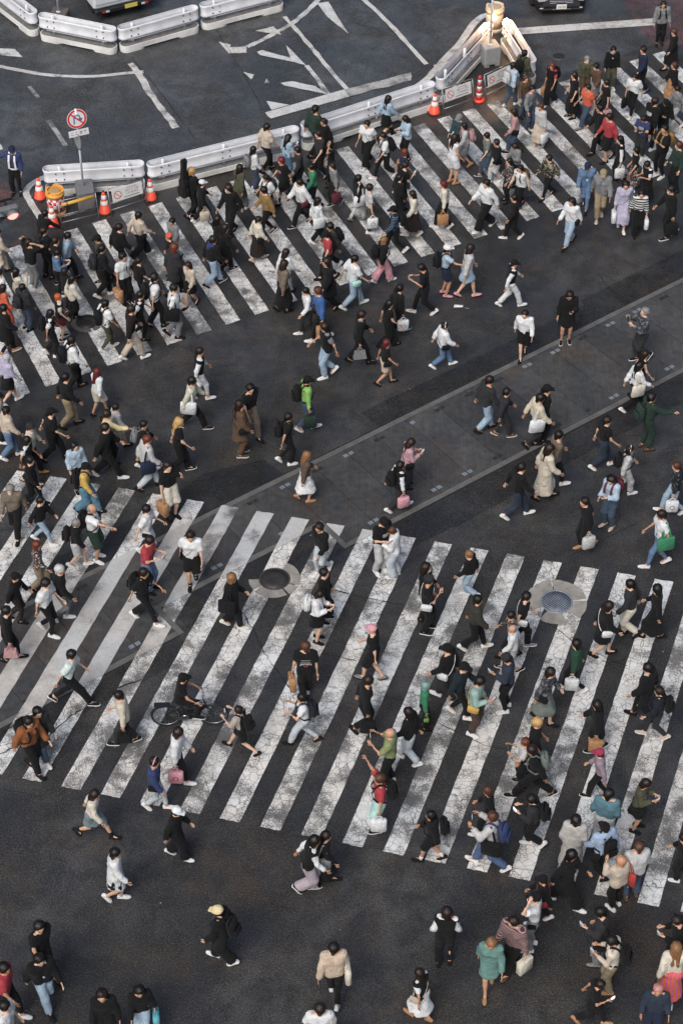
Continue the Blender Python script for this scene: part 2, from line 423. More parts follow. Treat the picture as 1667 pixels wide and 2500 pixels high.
blot([(-.82, 62.64), (-.44, 62.75), (.23, 60.66), (-.46, 61.75)], amp=.01, seed=11)
line(smooth_pts([(.55, 63.3), (.76, 62.89), (1.58, 61.32), (2.27, 59.8), (2.74, 58.79)]), .16, PAINT_T, .015)
line(smooth_pts([(2.17, 57.22), (2.71, 57.87), (3.28, 58.99), (3.86, 60.07), (4.38, 61.32), (4.65, 61.75), (4.95, 61.95)]), .24, PAINT_T, .01)
blot([(2.95, 58.72), (3.71, 59.09), (3.12, 58.36)], amp=.01, seed=12)
blot([(5.45, 60.98), (10.41, 61.67), (10.36, 61.22), (5.52, 60.58)], amp=.008, seed=13)
blot([(5.68, 60.45), (5.89, 60.35), (6.17, 59.73), (5.89, 59.73)], amp=.01, seed=14)
line(smooth_pts([(-8.7, 52.45), (-8.93, 52.38), (-9.25, 52.03), (-9.37, 51.63), (-9.19, 51.13), (-8.9, 50.51), (-8.65, 50.0)]), .20, PAINT_T, .005)
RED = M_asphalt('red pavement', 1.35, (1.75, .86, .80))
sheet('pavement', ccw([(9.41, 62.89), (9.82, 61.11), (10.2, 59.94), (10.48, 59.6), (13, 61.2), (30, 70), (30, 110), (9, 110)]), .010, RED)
sheet('pavement', ccw([(-9.91, 49.59), (-9.86, 49.1), (-9.67, 49.1), (-9.62, 49.05), (-8.81, 49.42), (-8.81, 49.21), (-9.5, 48.9), (-11, 48.7), (-11, 49.9)]), .010, RED)
sheet('pavement', ccw([(-30, 50.5), (-10.1, 50.4), (-9.75, 51.2), (-9.95, 52.2), (-30, 53)]), .010, RED)
# cracks and seams in the asphalt
CRK = M_plain('crack shadow', (.011, .011, .011), .9)  # flat dark colour of the crack and seam ribbons
def crack(pts, w, seed):
    r = random.Random(seed); P_ = smooth_pts(pts, 6)
    P_ = [p + Vector((r.uniform(-.02, .02), r.uniform(-.02, .02))) for p in P_]
    n = len(P_); v = []
    for i, p in enumerate(P_):
        d = (P_[min(i + 1, n - 1)] - P_[max(i - 1, 0)]).normalized(); q = Vector((-d.y, d.x)) * w * r.uniform(.12, .45)
        v += [(p.x + q.x, p.y + q.y, .0225), (p.x - q.x, p.y - q.y, .0225)]
    link('crack', mesh('crack', v, [(2 * i, 2 * i + 1, 2 * i + 3, 2 * i + 2) for i in range(n - 1)], mats=[CRK]), marks)
for i, (pts, w) in enumerate([([(6.15, 50.62), (6.75, 48.9), (7.42, 47.2), (7.83, 46.29)], .02), ([(-6.6, 30.41), (-6.2, 30.95), (-5.89, 31.26)], .05),
        ([(-7.65, 30.57), (-7.17, 30.9)], .05), ([(-7.58, 29.94), (-7.17, 30.22)], .04), ([(-5.14, 31.9), (-4.57, 32.19)], .05),
        ([(-2.34, 34.3), (-1.98, 33.51), (-1.84, 33.13), (-1.59, 32.61), (-1.05, 31.73)], .035), ([(-.33, 35.1), (.2, 34.91), (1.03, 34.66), (1.48, 34.55)], .045),
        ([(-.4, 32.97), (-.32, 32.95), (.37, 32.75)], .045), ([(-6.8, 59.26), (-5.31, 56.26), (-4.44, 54.35)], .03), ([(-4.1, 60.9), (-3.2, 58.4), (-2.45, 56.1)], .03),
        ([(-8.5, 29.2), (-6.5, 28.75), (-4.5, 28.35), (-2.5, 27.95), (0, 27.5), (2.5, 27.05), (5, 26.6), (7.5, 26.2)], .012), ([(4.4, 34.5), (5.6, 33.2), (6.6, 32.6)], .03),
        ([(2.0, 31.0), (3.2, 30.2), (3.9, 30.1)], .03), ([(3.0, 28.6), (4.0, 28.9)], .03), ([(-4.2, 44.6), (-3.6, 43.1), (-3.0, 42.2)], .015), ([(5.5, 36.2), (6.6, 36.9), (7.6, 37.6)], .018)]):
    crack(pts, w, i)

# ------------------------------------------------------------------ manholes
MH_BLUE = None
def M_grid(name, c1, c2, sc):
    t = NT(name); p = t.obj()
    w = t.node('ShaderNodeTexChecker'); t.link(p, w.inputs['Vector']); w.inputs['Scale'].default_value = sc
    nz = t.noise(p, 8, 3, .6)
    col = t.mix(w.outputs['Fac'], c1, c2); col = t.mix(1., col, t.ramp(nz.outputs['Fac'], [(.3, .7), (.7, 1.2)]), 'MULTIPLY')
    t.set(Base_Color=col, Roughness=.5, Metallic=.3); t.bump(w.outputs['Fac'], .6, .008); return t.m
COLLAR = M_plain('worn collar concrete', (.27, .25, .22), .8, var=.4, scale=4., bump=.3)
def manhole(x, y, r, rc, m1, label, arcs, frame_col, COLLAR=COLLAR):
    t = empty('manhole_cover', (x, y, 0)); tag(t, label, 'manhole cover')
    m = MB(); rr = random.Random(int(x * 100)); n = 48
    for a0, a1 in arcs:
        k = max(3, int(n * (a1 - a0) / 360)); vi = []; vo = []
        for i in range(k + 1):
            a = math.radians(a0 + (a1 - a0) * i / k)
            ro = rc * (1 + rr.uniform(-.02, .02)); vi.append((r * 1.06 * math.cos(a), r * 1.06 * math.sin(a))); vo.append((ro * math.cos(a), ro * math.sin(a)))
        m.prism(vi[::-1] + vo, .0105, .0245)
    m.build('collar', COLLAR, t)
    m = MB(); m.lathe([(r * 1.05, .011), (r * 1.05, .030), (r * .95, .031), (r * .94, .020)], 40); m.build('frame', frame_col, t)
    m = MB(); m.lathe([(r * .935, .012), (r * .935, .029), (r * .25, .030), (r * .22, .026), (r * .1, .031)], 40); m.build('lid', m1, t)
manhole(5.12, 34.66, .37, .73, M_grid('studded iron lid', (.24, .27, .32), (.05, .055, .07), 26), 'grey blue studded manhole cover in a wide pale collar on the lower crosswalk', [(8, 95), (98, 205), (232, 285), (312, 362)], M_plain('manhole frame steel', (.27, .30, .34), .5, .4))
manhole(-1.61, 35.42, .36, .62, M_grid('brown iron lid', (.055, .048, .045), (.03, .027, .026), 34), 'dark brown manhole cover in a broken collar on the lower crosswalk', [(-20, 62), (182, 215), (222, 300), (306, 336)], M_plain('old iron frame', (.06, .055, .05), .6, .3))
manhole(7.03, 59.26, .19, .20, M_grid('small iron lid', (.03, .03, .032), (.022, .022, .024), 40), 'small dark round lid in the road below the stop line', [(0, 360)], M_plain('small lid frame', (.035, .035, .038), .6, .3))

manhole(-7.0, 45.41, .30, .46, M_grid('dirty iron lid', (.03, .028, .026), (.018, .017, .016), 34), 'dirty round manhole cover under the crowd on the upper crosswalk', [(150, 290), (300, 330)], M_plain('dirty iron frame', (.03, .03, .03), .6, .3), M_plain('dark collar', (.085, .08, .075), .8, var=.4, scale=4.))
# ------------------------------------------------------------------ crash barriers
WHITE = M_plain('barrier white steel', (.70, .71, .73), .45, .0, var=.22, scale=2.2)
BASEW = M_plain('barrier base white', (.66, .65, .62), .65, var=.3, scale=2.0, bump=.1)
BASEG = M_plain('barrier base grime', (.16, .155, .145), .85, var=.4, scale=5., bump=.3)
STEEL = M_plain('bare steel', (.25, .26, .27), .4, .7, var=.2)
DARKST = M_plain('dark bolts', (.05, .05, .055), .5, .4)
def stadium(L, w, n=7):
    r = w / 2; out = []
    for cx_, a0 in ((L / 2 - r, -90), (-L / 2 + r, 90)):
        for i in range(n + 1):
            a = math.radians(a0 + 180 * i / n); out.append((cx_ + r * math.cos(a), r * math.sin(a)))
    return out
def barrier(p0, p1, label, base=True):
    p0, p1 = Vector(p0), Vector(p1); L = (p1 - p0).length; c = (p0 + p1) / 2; a = math.atan2(p1.y - p0.y, p1.x - p0.x)
    t = empty('crash_barrier', (c.x, c.y, 0), a); tag(t, label, 'barrier', 'white crash barriers round the roadworks')
    W = .44
    if base:
        m = MB(); m.prism(stadium(L - .04, W), .075, .235); m.build('base', BASEW, t)
        for s in (-1, 1):
            m = MB(); q = stadium(L * .3, W * .985)
            m.prism([(x + s * (L / 2 - .03 - L * .15), y) for x, y in q], .0, .0745); m.build('foot', BASEW, t)
        m = MB(); m.prism(stadium(L - .10, W - .06), .2355, .247); m.build('base_top', BASEG, t)
    # W-beam loop
    path = stadium(L - .02, .34, 9); prof = [(.0, .46), (.012, .485), (.008, .53), (-.009, .585), (-.013, .66), (-.013, .69), (-.009, .75), (.008, .81), (.012, .845), (.0, .87)]
    n = len(path); v = []; f = []
    for x, y in path:
        r0 = .17; cx_ = max(-L / 2 + .01 + r0, min(L / 2 - .01 - r0, x)); d = Vector((x - cx_, y)).normalized()
        for o, z in prof: v.append((x + d.x * o, y + d.y * o, z))
    k = len(prof)
    for i in range(n):
        j = (i + 1) % n
        for q in range(k - 1): f.append((i * k + q, j * k + q, j * k + q + 1, i * k + q + 1))
    me = mesh('rail', v, f, True, [WHITE]); o = link('rail', me, t); so = o.modifiers.new('thick', 'SOLIDIFY'); so.thickness = .012
    xs = [-L / 2 + .5, L / 2 - .5] + ([0.] if L > 3.5 else [])
    for x in xs:
        m = MB(); m.lathe([(.05, .236), (.05, .90), (.035, .92)], 12, Matrix.Translation((x, 0, 0))); m.build('post', WHITE, t)
        m = MB()
        for s in (-1, 1):
            for dz in (.56, .77):
                for dx in (-.12, .12): m.box((x + dx, s * .175, dz), (.035, .03, .035))
        m.build('bolts', DARKST, t)['kind'] = 'stuff'
    for s in (-1, 1):
        m = MB(); m.tube([(-L / 2 + .3, s * .12, .40), (L / 2 - .3, s * .12, .40)], .014, 6); m.build('lower_pipe', WHITE, t)
off = Vector((0, .16))
def bar(p0, p1, label): barrier(Vector(p0) + off, Vector(p1) + off, label)
bar((-8.80, 51.43), (-5.82, 51.76), 'short white crash barrier behind the round road sign and its concrete block')
bar((-5.74, 51.66), (-1.29, 53.66), 'long white crash barrier between the sign and the rail joint, behind the guitar case')
bar((-1.22, 53.78), (2.90, 56.20), 'long white crash barrier ending at the single orange cone')
barrier((3.02, 56.55), (4.80, 59.95), 'white crash barrier slanting up towards the warm lamps')
barrier((5.33, 60.15), (6.02, 57.55), 'white crash barrier running down beside the stop line from the warm lamps')
barrier((-11.9, 63.0), (-9.98, 60.55), 'white crash barrier at the top left corner of the enclosure')
bar((-9.85, 60.33), (-7.26, 59.36), 'white crash barrier in front of the pole block at top left')
bar((-7.2, 59.43), (-4.70, 60.83), 'white crash barrier in front of the truck at top left')
bar((-4.63, 60.87), (-1.95, 62.25), 'white crash barrier at the right end of the top left enclosure')

# ------------------------------------------------------------------ cones, drums, boards, blocks
ORANGE = M_plain('cone orange', (.80, .085, .035), .5, var=.08)
CREAM = M_plain('reflective white band', (.66, .64, .60), .5, var=.08)
CBASE = M_plain('cone base black', (.02, .02, .02), .8)
CONCG = M_plain('block concrete', (.26, .265, .27), .8, var=.22, scale=6., bump=.35)
CONCD = M_plain('grey block concrete', (.15, .15, .15), .85, var=.25, scale=6., bump=.35)
def cone(x, y, label, h=.72):
    t = empty('traffic_cone', (x, y, 0), R.uniform(0, 1)); tag(t, label, 'traffic cone', 'orange and white traffic cones')
    m = MB(); m.box((0, 0, .02), (.40, .40, .04), bev=.015); m.build('base', CBASE, t)
    def rad(z): return .17 - (.17 - .035) * min(1, max(0, (z - .05) / (h - .05)))
    lv = [.04, .30, .44, .49, .62, h]
    for i, (a, b) in enumerate(zip(lv, lv[1:])):
        m = MB(); e = .003 if i % 2 else 0
        pr = [(rad(a) + e + (.02 if i == 0 else 0), a), (rad(a + .02) + e, a + .02), (rad(b) + e, b)]
        m.lathe(pr, 18); m.build('band' if i % 2 else 'shell', CREAM if i % 2 else ORANGE, t)
    m = MB(); m.lathe([(.028, h), (.03, h + .02), (.018, h + .05)], 10); m.build('tip', CBASE, t)
cone(-8.92, 51.35, 'orange and white traffic cone behind the yellow drum beside the curved white line')
cone(-6.94, 50.62, 'orange and white traffic cone between the grey block and the white sign board')
cone(-8.40, 49.98, 'orange and white traffic cone in front of the yellow drum')
cone(-5.64, 51.30, 'orange and white traffic cone at the right end of the left sign board')
cone(2.90, 55.95, 'orange and white traffic cone where two crash barriers meet by the right sign boards')
t = empty('traffic_cone', (4.32, 56.68, 0)); tag(t, 'slim red and white marker cone between the two right sign boards', 'traffic cone')
m = MB(); m.lathe([(.19, 0), (.19, .04), (.11, .07)], 16); m.build('base', ORANGE, t)
REDP = M_plain('marker red', (.52, .03, .03), .5)
for i in range(7):
    a, b = .07 + i * .115, .07 + (i + 1) * .115; r0, r1 = .11 - .06 * i / 7, .11 - .06 * (i + 1) / 7
    m = MB(); m.lathe([(r0, a), (r1, b)], 14); m.build('band', CREAM if i % 2 else REDP, t)
# the yellow topped cushion drum
YEL = M_plain('drum amber plastic', (.78, .37, .075), .5, var=.1)
def M_check(name):
    tt = NT(name); p = tt.obj(); s = tt.node('ShaderNodeSeparateXYZ'); tt.link(p, s.inputs[0])
    a = tt.math('MULTIPLY', tt.math('ARCTAN2', s.outputs['Y'], s.outputs['X']), 9 / math.pi)
    u = tt.math('FLOOR', a); v = tt.math('FLOOR', tt.math('MULTIPLY', s.outputs['Z'], 9.))
    ck = tt.math('MODULO', tt.math('ADD', tt.math('ADD', u, v), 40.), 2.)
    tt.set(Base_Color=tt.mix(ck, (.60, .61, .62), (.50, .03, .03)), Roughness=.5); return tt.m
def drum(x, y, label, top_m, side_m, r=.27, h=.86):
    t = empty('cushion_drum', (x, y, 0)); tag(t, label, 'drum')
    m = MB(); m.lathe([(r * .98, 0), (r * 1.02, .1), (r, .16)], 24); m.build('foot_ring', top_m, t)
    m = MB(); m.lathe([(r * .95, .16), (r * .95, h - .2)], 24); m.build('wrap', side_m, t)
    m = MB(); m.lathe([(r * 1.02, h - .2), (r * 1.05, h - .1), (r * 1.0, h - .07), (r * .97, h - .07), (r * .6, h - .075)], 24); m.build('top_ring', top_m, t)
    for i in range(3):
        a0 = i * 120 + 20; m = MB(); pi = []; po = []
        for k in range(9):
            a = math.radians(a0 + 88 * k / 8); pi.append((r * .80 * math.cos(a), r * .80 * math.sin(a))); po.append((r * 1.0 * math.cos(a), r * 1.0 * math.sin(a)))
        m.prism(pi[::-1] + po, h - .08, h); m.build('rim_lug', top_m, t)
    m = MB(); m.lathe([(r * .62, h - .1), (r * .64, h - .03), (r * .58, h - .025), (r * .2, h - .03)], 20); m.build('lid', M_plain('drum lid ' + label[:6], tuple(.7 * q for q in top_m_col[top_m.name]), .6), t)
top_m_col = {'drum amber plastic': (.62, .36, .13), 'pale drum plastic': (.5, .42, .3)}
drum(-8.34, 50.55, 'amber topped drum with red and white chequered wrap by the cones', YEL, M_check('chequered wrap'))
PALE = M_plain('pale drum plastic', (.55, .47, .36), .55, var=.12)
drum(5.02, 60.95, 'pale drum at the tip of the two slanting barriers by the warm lamps', PALE, PALE, .30, .9)
# barricade frames with sign boards
BOARD = M_plain('sign board white', (.60, .60, .58), .5, var=.1)
INK = M_plain('sign ink black', (.02, .02, .02), .6); REDI = M_plain('sign ink red', (.50, .05, .05), .6); BLUEI = M_plain('sign ink blue', (.06, .16, .38), .55)
LT = {}
def lettering(parent, txt, size, loc, rot, mat, name='lettering'):
    key = (txt, size, mat.name)
    if key not in LT:
        me = text_mesh(txt, size); me.materials.clear(); me.materials.append(mat); LT[key] = me
    return link(name, LT[key], parent, loc, rot)
def ring(m, r, w, th, n=28):
    v = []; f = []
    for i in range(n):
        a = 2 * math.pi * i / n
        for rr_, y in ((r, 0), (r - w, 0), (r - w, -th), (r, -th)): v.append((rr_ * math.cos(a), y, rr_ * math.sin(a)))
    for i in range(n):
        a, b = 4 * i, 4 * ((i + 1) % n)
        for k in range(4): f.append((a + k, a + (k + 1) % 4, b + (k + 1) % 4, b + k))
    return m.add(v, f)
def frame(p0, p1, label, board=True):
    p0, p1 = Vector(p0), Vector(p1); L = (p1 - p0).length; a = math.atan2(p1.y - p0.y, p1.x - p0.x)
    t = empty('barricade', (p0.x, p0.y, 0), a); tag(t, label, 'barricade')
    H = .88; lean = .16
    def P(x, z): return (x, lean * z / H, z)
    for x in (0, L):
        m = MB(); m.tube([P(x, 0), P(x, H)], .017, 8); m.build('leg', STEEL, t)
        m = MB(); m.tube([P(x, H - .06), (x, .52, 0)], .014, 8); m.build('leg', STEEL, t)
    for z in (.22, .44, H):
        m = MB(); m.tube([P(0, z), P(L, z)], .015, 8); m.build('rail', STEEL, t)
    m = MB(); m.tube([(0, .40, .16), (L, .40, .16)], .012, 6); m.build('back_rail', STEEL, t)
    if board:
        e = empty('sign_panel', (L * .5, .085, .64)); e.parent = t; e.rotation_euler = (-math.atan2(lean, H), 0, 0)
        bw = L * .84
        m = MB(); m.box((0, 0, 0), (bw, .016, .40), bev=.006); o = m.build('panel', BOARD, e)
        m = MB(); ring(m, .125, .02, .004); q = link('ban_ring', m.mesh('ban_ring', REDI), e, (-bw * .32, -.0085, 0))
        m = MB(); m.box((0, 0, 0), (.235, .004, .02), Matrix.Rotation(math.radians(45), 4, 'Y')); m.build('ban_bar', REDI, e, (-bw * .32, -.0105, 0))
        rx = (math.pi / 2, 0, 0)
        lettering(e, 'はいっては', .085, (bw * .16, -.0095, .055), rx, INK); lettering(e, 'いけません', .085, (bw * .16, -.0095, -.04), rx, INK)
        m = MB(); m.box((bw * .16, -.0095, .135), (bw * .34, .002, .022)); m.build('print_line', M_plain('pale red print', (.45, .2, .18), .6), e)
        m = MB(); m.box((bw * .13, -.0095, -.13), (bw * .5, .002, .03)); m.build('print_line', M_plain('grey print', (.2, .21, .22), .6), e)
    return t, L
t, L = frame((-8.11, 49.75), (-7.07, 50.21), 'pipe barricade with a yellow wrapped bar in front of the grey sign block', False)
m = MB(); m.tube([(.06, -.02, .86), (L - .1, -.02, .90)], .05, 10); m.build('yellow_bar', M_plain('yellow wrap', (.62, .33, .05), .6, var=.25, scale=20.), t)
for x in (.2,):
    m = MB(); m.tube([(x - .02, -.02, .868), (x + .02, -.02, .87)], .062, 12); m.build('clamp', STEEL, t)
frame((-6.71, 50.38), (-5.71, 50.96), 'barricade with white Japanese no entry board near the left cones')
frame((3.20, 55.79), (4.16, 56.40), 'barricade with white Japanese no entry board beside the slim red marker')
frame((4.56, 56.62), (5.42, 57.35), 'barricade with white no entry board half hidden by people, right of the slim red marker')
# sign on its block
def block(x, y, a, d, label, mat, bev=.03):
    t = empty('concrete_block', (x, y, 0), a); tag(t, label, 'concrete block')
    m = MB(); m.box((0, 0, d[2] / 2 + .03), (d[0], d[1], d[2] - .06), bev=bev); m.build('block', mat, t)
    for s in (-1, 1):
        m = MB(); m.box((s * d[0] * .32, 0, .03), (d[0] * .28, d[1] * .96, .0595)); m.build('foot', mat, t)
    return t
block(-7.52, 51.02, math.radians(12), (.52, .72, .66), 'grey concrete block carrying the round road sign', CONCD)
block(4.76, 58.92, math.radians(20), (.56, .54, .68), 'pale concrete block with a white pole between the slanting barriers', CONCG)
block(-9.3, 61.45, math.radians(-10), (.55, .5, .42), 'brown grey concrete block with a pole behind the top left barriers', M_plain('brown block', (.10, .085, .075), .85, var=.2))
t = empty('road_sign', (-7.56, 51.02, .662)); tag(t, 'round red rimmed no turning sign on a white pole with a small Japanese plate', 'road sign')
m = MB(); m.tube([(0, 0, 0), (0, 0, 2.62)], .032, 12); m.build('pole', WHITE, t)
e = empty('sign_head', (0, 0, 2.31)); e.parent = t; e.rotation_euler = (math.radians(-8), 0, math.radians(24))
def disc(r, y0, th, n=36):
    m = MB(); v = []; 
    for y in (y0, y0 - th):
        for i in range(n): a = 2 * math.pi * i / n; v.append((r * math.cos(a), y, r * math.sin(a)))
    f = [tuple(range(n)), tuple(reversed(range(n, 2 * n)))] + [(i, n + i, n + (i + 1) % n, (i + 1) % n) for i in range(n)]
    return m.add(v, f)
SW = M_plain('sign white face', (.66, .66, .66), .4); SR = M_plain('sign red face', (.62, .035, .035), .4); SB = M_plain('sign blue face', (.09, .22, .42), .4)
disc(.295, -.035, .008).build('disc', SW, e); m = MB(); ring(m, .28, .055, .003); link('red_rim', m.mesh('red_rim', SR), e, (0, -.0435, 0))
pts = [(-.10, 0, -.15), (-.085, 0, -.02)] + [(.005 - .09 * math.cos(a), 0, .02 + .09 * math.sin(a)) for a in [i * math.pi / 10 for i in range(1, 9)]] + [(.095, 0, -.01)]
m = MB(); nr = []
for i, p in enumerate(pts):
    a = Vector(pts[max(0, i - 1)]); b = Vector(pts[min(len(pts) - 1, i + 1)]); d = (b - a).normalized(); nr.append(((0, -1, 0), (d.z, 0, -d.x)))
m.ribbon([(p[0], -.044, p[2]) for p in pts], .045, .003, nr); m.build('arrow_stem', SB, e)
m = MB(); m.add([(.02, -.0472, 0), (.17, -.0472, .0), (.10, -.0472, -.12)], [(0, 1, 2), (2, 1, 0)]); m.build('arrow_head', SB, e)
m = MB(); m.box((0, -.0485, 0), (.045, .002, .44), Matrix.Rotation(math.radians(-45), 4, 'Y')); m.build('red_slash', SR, e)
m = MB(); m.box((0, -.04, -.44), (.60, .014, .20), bev=.006); m.build('sub_plate', SW, e)
lettering(e, 'ここまで', .125, (0, -.0485, -.44), (math.pi / 2, 0, 0), INK)
e2 = empty('sign_back', (0, 0, 1.58)); e2.parent = t; e2.rotation_euler = (0, 0, math.radians(-62))
disc(.29, -.035, .008).build('disc', M_plain('sign back grey', (.33, .34, .35), .5, .2), e2); m = MB(); ring(m, .29, .03, .003); link('rim', m.mesh('rim', STEEL), e2, (0, -.044, 0))
for z in (2.2, 1.9, 1.58):
    m = MB(); m.lathe([(.042, z - .02), (.042, z + .02)], 12); m.build('clamp', STEEL, t)
t = empty('pole', (4.76, 58.90, .684)); tag(t, 'plain white pole standing on the pale concrete block by the warm lamps', 'pole')
m = MB(); m.tube([(0, 0, 0), (0, 0, 3.6)], .038, 12); m.build('shaft', WHITE, t); m = MB(); m.lathe([(.075, 0), (.075, .012)], 12); m.build('flange', WHITE, t)
t = empty('pole', (-9.33, 61.4, .424)); tag(t, 'plain white pole standing on the brown grey block at top left', 'pole')
m = MB(); m.tube([(0, 0, 0), (0, 0, 3.2)], .04, 12); m.build('shaft', WHITE, t); m = MB(); m.lathe([(.075, 0), (.075, .012)], 12); m.build('flange', WHITE, t)
# warm warning lamps on the barrier tip
LAMP = M_plain('warm lamp glass', (.9, .6, .3), .3, emit=(1., .60, .28), estr=45.)
for i, (x, y, z, lb) in enumerate([(4.90, 59.85, 1.08, 'lit warm warning lamp at the tip of the slanting barrier, left of a pair'), (5.30, 59.60, 1.08, 'lit warm warning lamp at the barrier tip, right of a pair')]):
    t = empty('warning_lamp', (x, y, z - .12)); tag(t, lb, 'lamp')
    m = MB(); m.lathe([(.045, 0), (.05, .05)], 12); m.build('socket', DARKST, t)
    m = MB(); m.lathe([(.05, .0505), (.095, .10), (.09, .18), (.04, .23)], 14); m.build('globe', LAMP, t)
    l = bpy.data.lights.new('lamp_glow', 'POINT'); l.energy = 14; l.color = (1., .50, .22); l.shadow_soft_size = .08
    o = bpy.data.objects.new('lamp_glow', l); COL.objects.link(o); o.parent = t; o.location = (0, -.05, .34)
# traffic signal at the left edge
t = empty('traffic_signal', (-8.30, 43.45, 5.0), math.radians(24)); tag(t, 'traffic signal head at the left edge with its red lamp lit', 'traffic signal')
SIG = M_plain('signal housing grey', (.14, .145, .15), .6, var=.15); SIGD = M_plain('signal dark', (.02, .02, .022), .6)
m = MB(); m.box((-.38, .08, 0), (1.15, .16, .40), bev=.04); m.build('housing', SIG, t)
RLAMP = M_plain('red lamp lit', (.8, .1, .08), .3, emit=(1., .17, .15), estr=2.2)
OFFL = M_plain('unlit lamp', (.05, .07, .075), .3)
for i, x in enumerate((0., -.36, -.72)):
    mm = Matrix.Translation((x, -.005, 0)) @ Matrix.Rotation(math.radians(90), 4, 'X')
    m = MB(); m.lathe([(.15, 0), (.145, .02), (.09, .045), (.03, .052)], 24, mm); m.build('lens', RLAMP if i == 0 else OFFL, t)
    v = []; f = []; n = 20
    for k in range(n + 1):
        a = math.radians(-30 + 240 * k / n); dep = .20 * (.35 + .65 * max(0, math.sin(a)) ** .7) + .02
        for y, r_ in ((0, .165), (-dep, .16)): v.append((x + r_ * math.cos(a), y, r_ * math.sin(a)))
    for k in range(n): f.append((2 * k, 2 * k + 1, 2 * k + 3, 2 * k + 2))
    o = link('visor', mesh('visor', v, f, True, [SIG]), t); so = o.modifiers.new('thick', 'SOLIDIFY'); so.thickness = .006
m = MB(); m.tube([(-4., .20, .33), (.1, .20, .33)], .035, 8); m.build('arm', SIGD, t)
m = MB(); m.box((-.1, .18, .26), (.06, .06, .14)); m.build('bracket', SIGD, t); m = MB(); m.box((-.66, .18, .26), (.06, .06, .14)); m.build('bracket', SIGD, t)
m = MB(); m.tube([(-4., .20, -5.0), (-4., .20, .6)], .09, 12); m.build('mast', SIG, t)

# ------------------------------------------------------------------ vehicles at the top edge
TYRE = M_plain('tyre rubber', (.015, .015, .015), .85); RIM = M_plain('wheel rim', (.22, .22, .23), .35, .7)
GLASS = M_plain('dark vehicle glass', (.012, .014, .016), .08, spec=.6)
def wheel(parent, x, y, r, w):
    e = empty('wheel', (x, y, r)); e.parent = parent; mm = Matrix.Rotation(math.radians(90), 4, 'Y')
    m = MB(); m.lathe([(r * .62, -w / 2), (r * .94, -w / 2), (r, -w / 2 + .03), (r, w / 2 - .03), (r * .94, w / 2), (r * .62, w / 2)], 22, mm); m.build('tyre', TYRE, e)
    m = MB(); m.lathe([(r * .61, -w / 2 + .02), (r * .55, -w / 2 + .03), (r * .2, -w / 2 + .01)], 16, mm); m.lathe([(r * .61, w / 2 - .02), (r * .5, w / 2 - .03), (r * .2, w / 2 - .02)], 16, mm); m.build('rim', RIM, e)
def loft(m, secs):
    n = len(secs[0]); v = [p for s in secs for p in s]; f = []
    for i in range(len(secs) - 1):
        for k in range(n): f.append((i * n + k, i * n + (k + 1) % n, (i + 1) * n + (k + 1) % n, (i + 1) * n + k))
    f.append(tuple(reversed(range(n)))); f.append(tuple(range((len(secs) - 1) * n, len(secs) * n)))
    return m.add(v, f)
VANP = M_plain('truck pale paint', (.58, .59, .60), .4, var=.1, scale=2.); BLK = M_plain('black trim', (.015, .015, .016), .5)
van = empty('truck', (-7.14, 61.72, 0), math.radians(26)); tag(van, 'pale grey box truck seen from behind inside the top left enclosure', 'truck')
m = MB(); m.box((0, 2.6, 1.62), (2.15, 5.0, 2.25), bev=.06); m.build('box_body', VANP, van)
m = MB(); m.box((0, .085, 1.66), (2.02, .035, 2.0), bev=.01); m.build('rear_door', VANP, van)
m = MB(); m.box((0, .062, 1.66), (.02, .012, 1.96)); m.build('door_seam', BLK, van)
for s in (-.42, .42):
    m = MB(); m.tube([(s - .11, .055, .95), (s - .10, .02, .95), (s + .10, .02, .95), (s + .11, .055, .95)], .014, 6); m.build('door_handle', BLK, van)
m = MB(); m.box((-.82, .058, 1.5), (.13, .01, 1.2)); m.build('door_strip', BLK, van)
m = MB(); m.box((0, .1, .40), (2.1, .18, .16), bev=.03); m.build('bumper', BLK, van)
m = MB(); m.box((0, 2.6, .44), (1.0, 4.8, .14)); m.build('chassis', BLK, van)
TLR = M_plain('tail lamp red', (.45, .02, .02), .3); TLO = M_plain('indicator amber', (.6, .2, .03), .3); TLW = M_plain('lamp clear', (.5, .5, .5), .3)
for s in (-1, 1):
    m = MB(); m.box((s * .98, .07, 1.35), (.12, .04, .5), bev=.01); m.build('tail_lamp', TLR, van)
    m = MB(); m.box((s * .76, .0, .40), (.11, .03, .07), bev=.01); m.build('reflector', TLR, van); m = MB(); m.box((s * .63, .0, .40), (.13, .03, .07), bev=.01); m.build('reverse_lamp', TLW, van)
m = MB(); m.box((1.02, .05, .75), (.08, .04, .12), bev=.01); m.build('indicator', TLO, van)
PG = M_plain('number plate green', (.02, .07, .05), .5); PW = M_plain('number plate white', (.6, .6, .6), .5)
m = MB(); m.box((.10, .058, .86), (.46, .012, .23), bev=.004); pl = m.build('number_plate', PG, van); lettering(pl, '・・1 83', .13, (.10, .050, .845), (math.pi / 2, 0, 0), PW)
m = MB(); m.box((.20, .004, .43), (.44, .008, .15), bev=.003); m.build('yellow_sticker', M_plain('sticker yellow', (.62, .52, .10), .5), van)
for x, y in ((-.8, .9), (.8, .9), (-.85, 4.3), (.85, 4.3)): wheel(van, x, y, .36, .26)
m = MB(); loft(m, [[(-.95, 5.15, z0), (.95, 5.15, z0), (.95, 5.15, z1), (-.95, 5.15, z1)] if i == 0 else [(-.95, 6.6, z0), (.95, 6.6, z0), (.9, 6.1, z1), (-.9, 6.1, z1)] for i, (z0, z1) in enumerate(((.5, 2.2), (.5, 2.15)))]); m.build('cab', VANP, van)

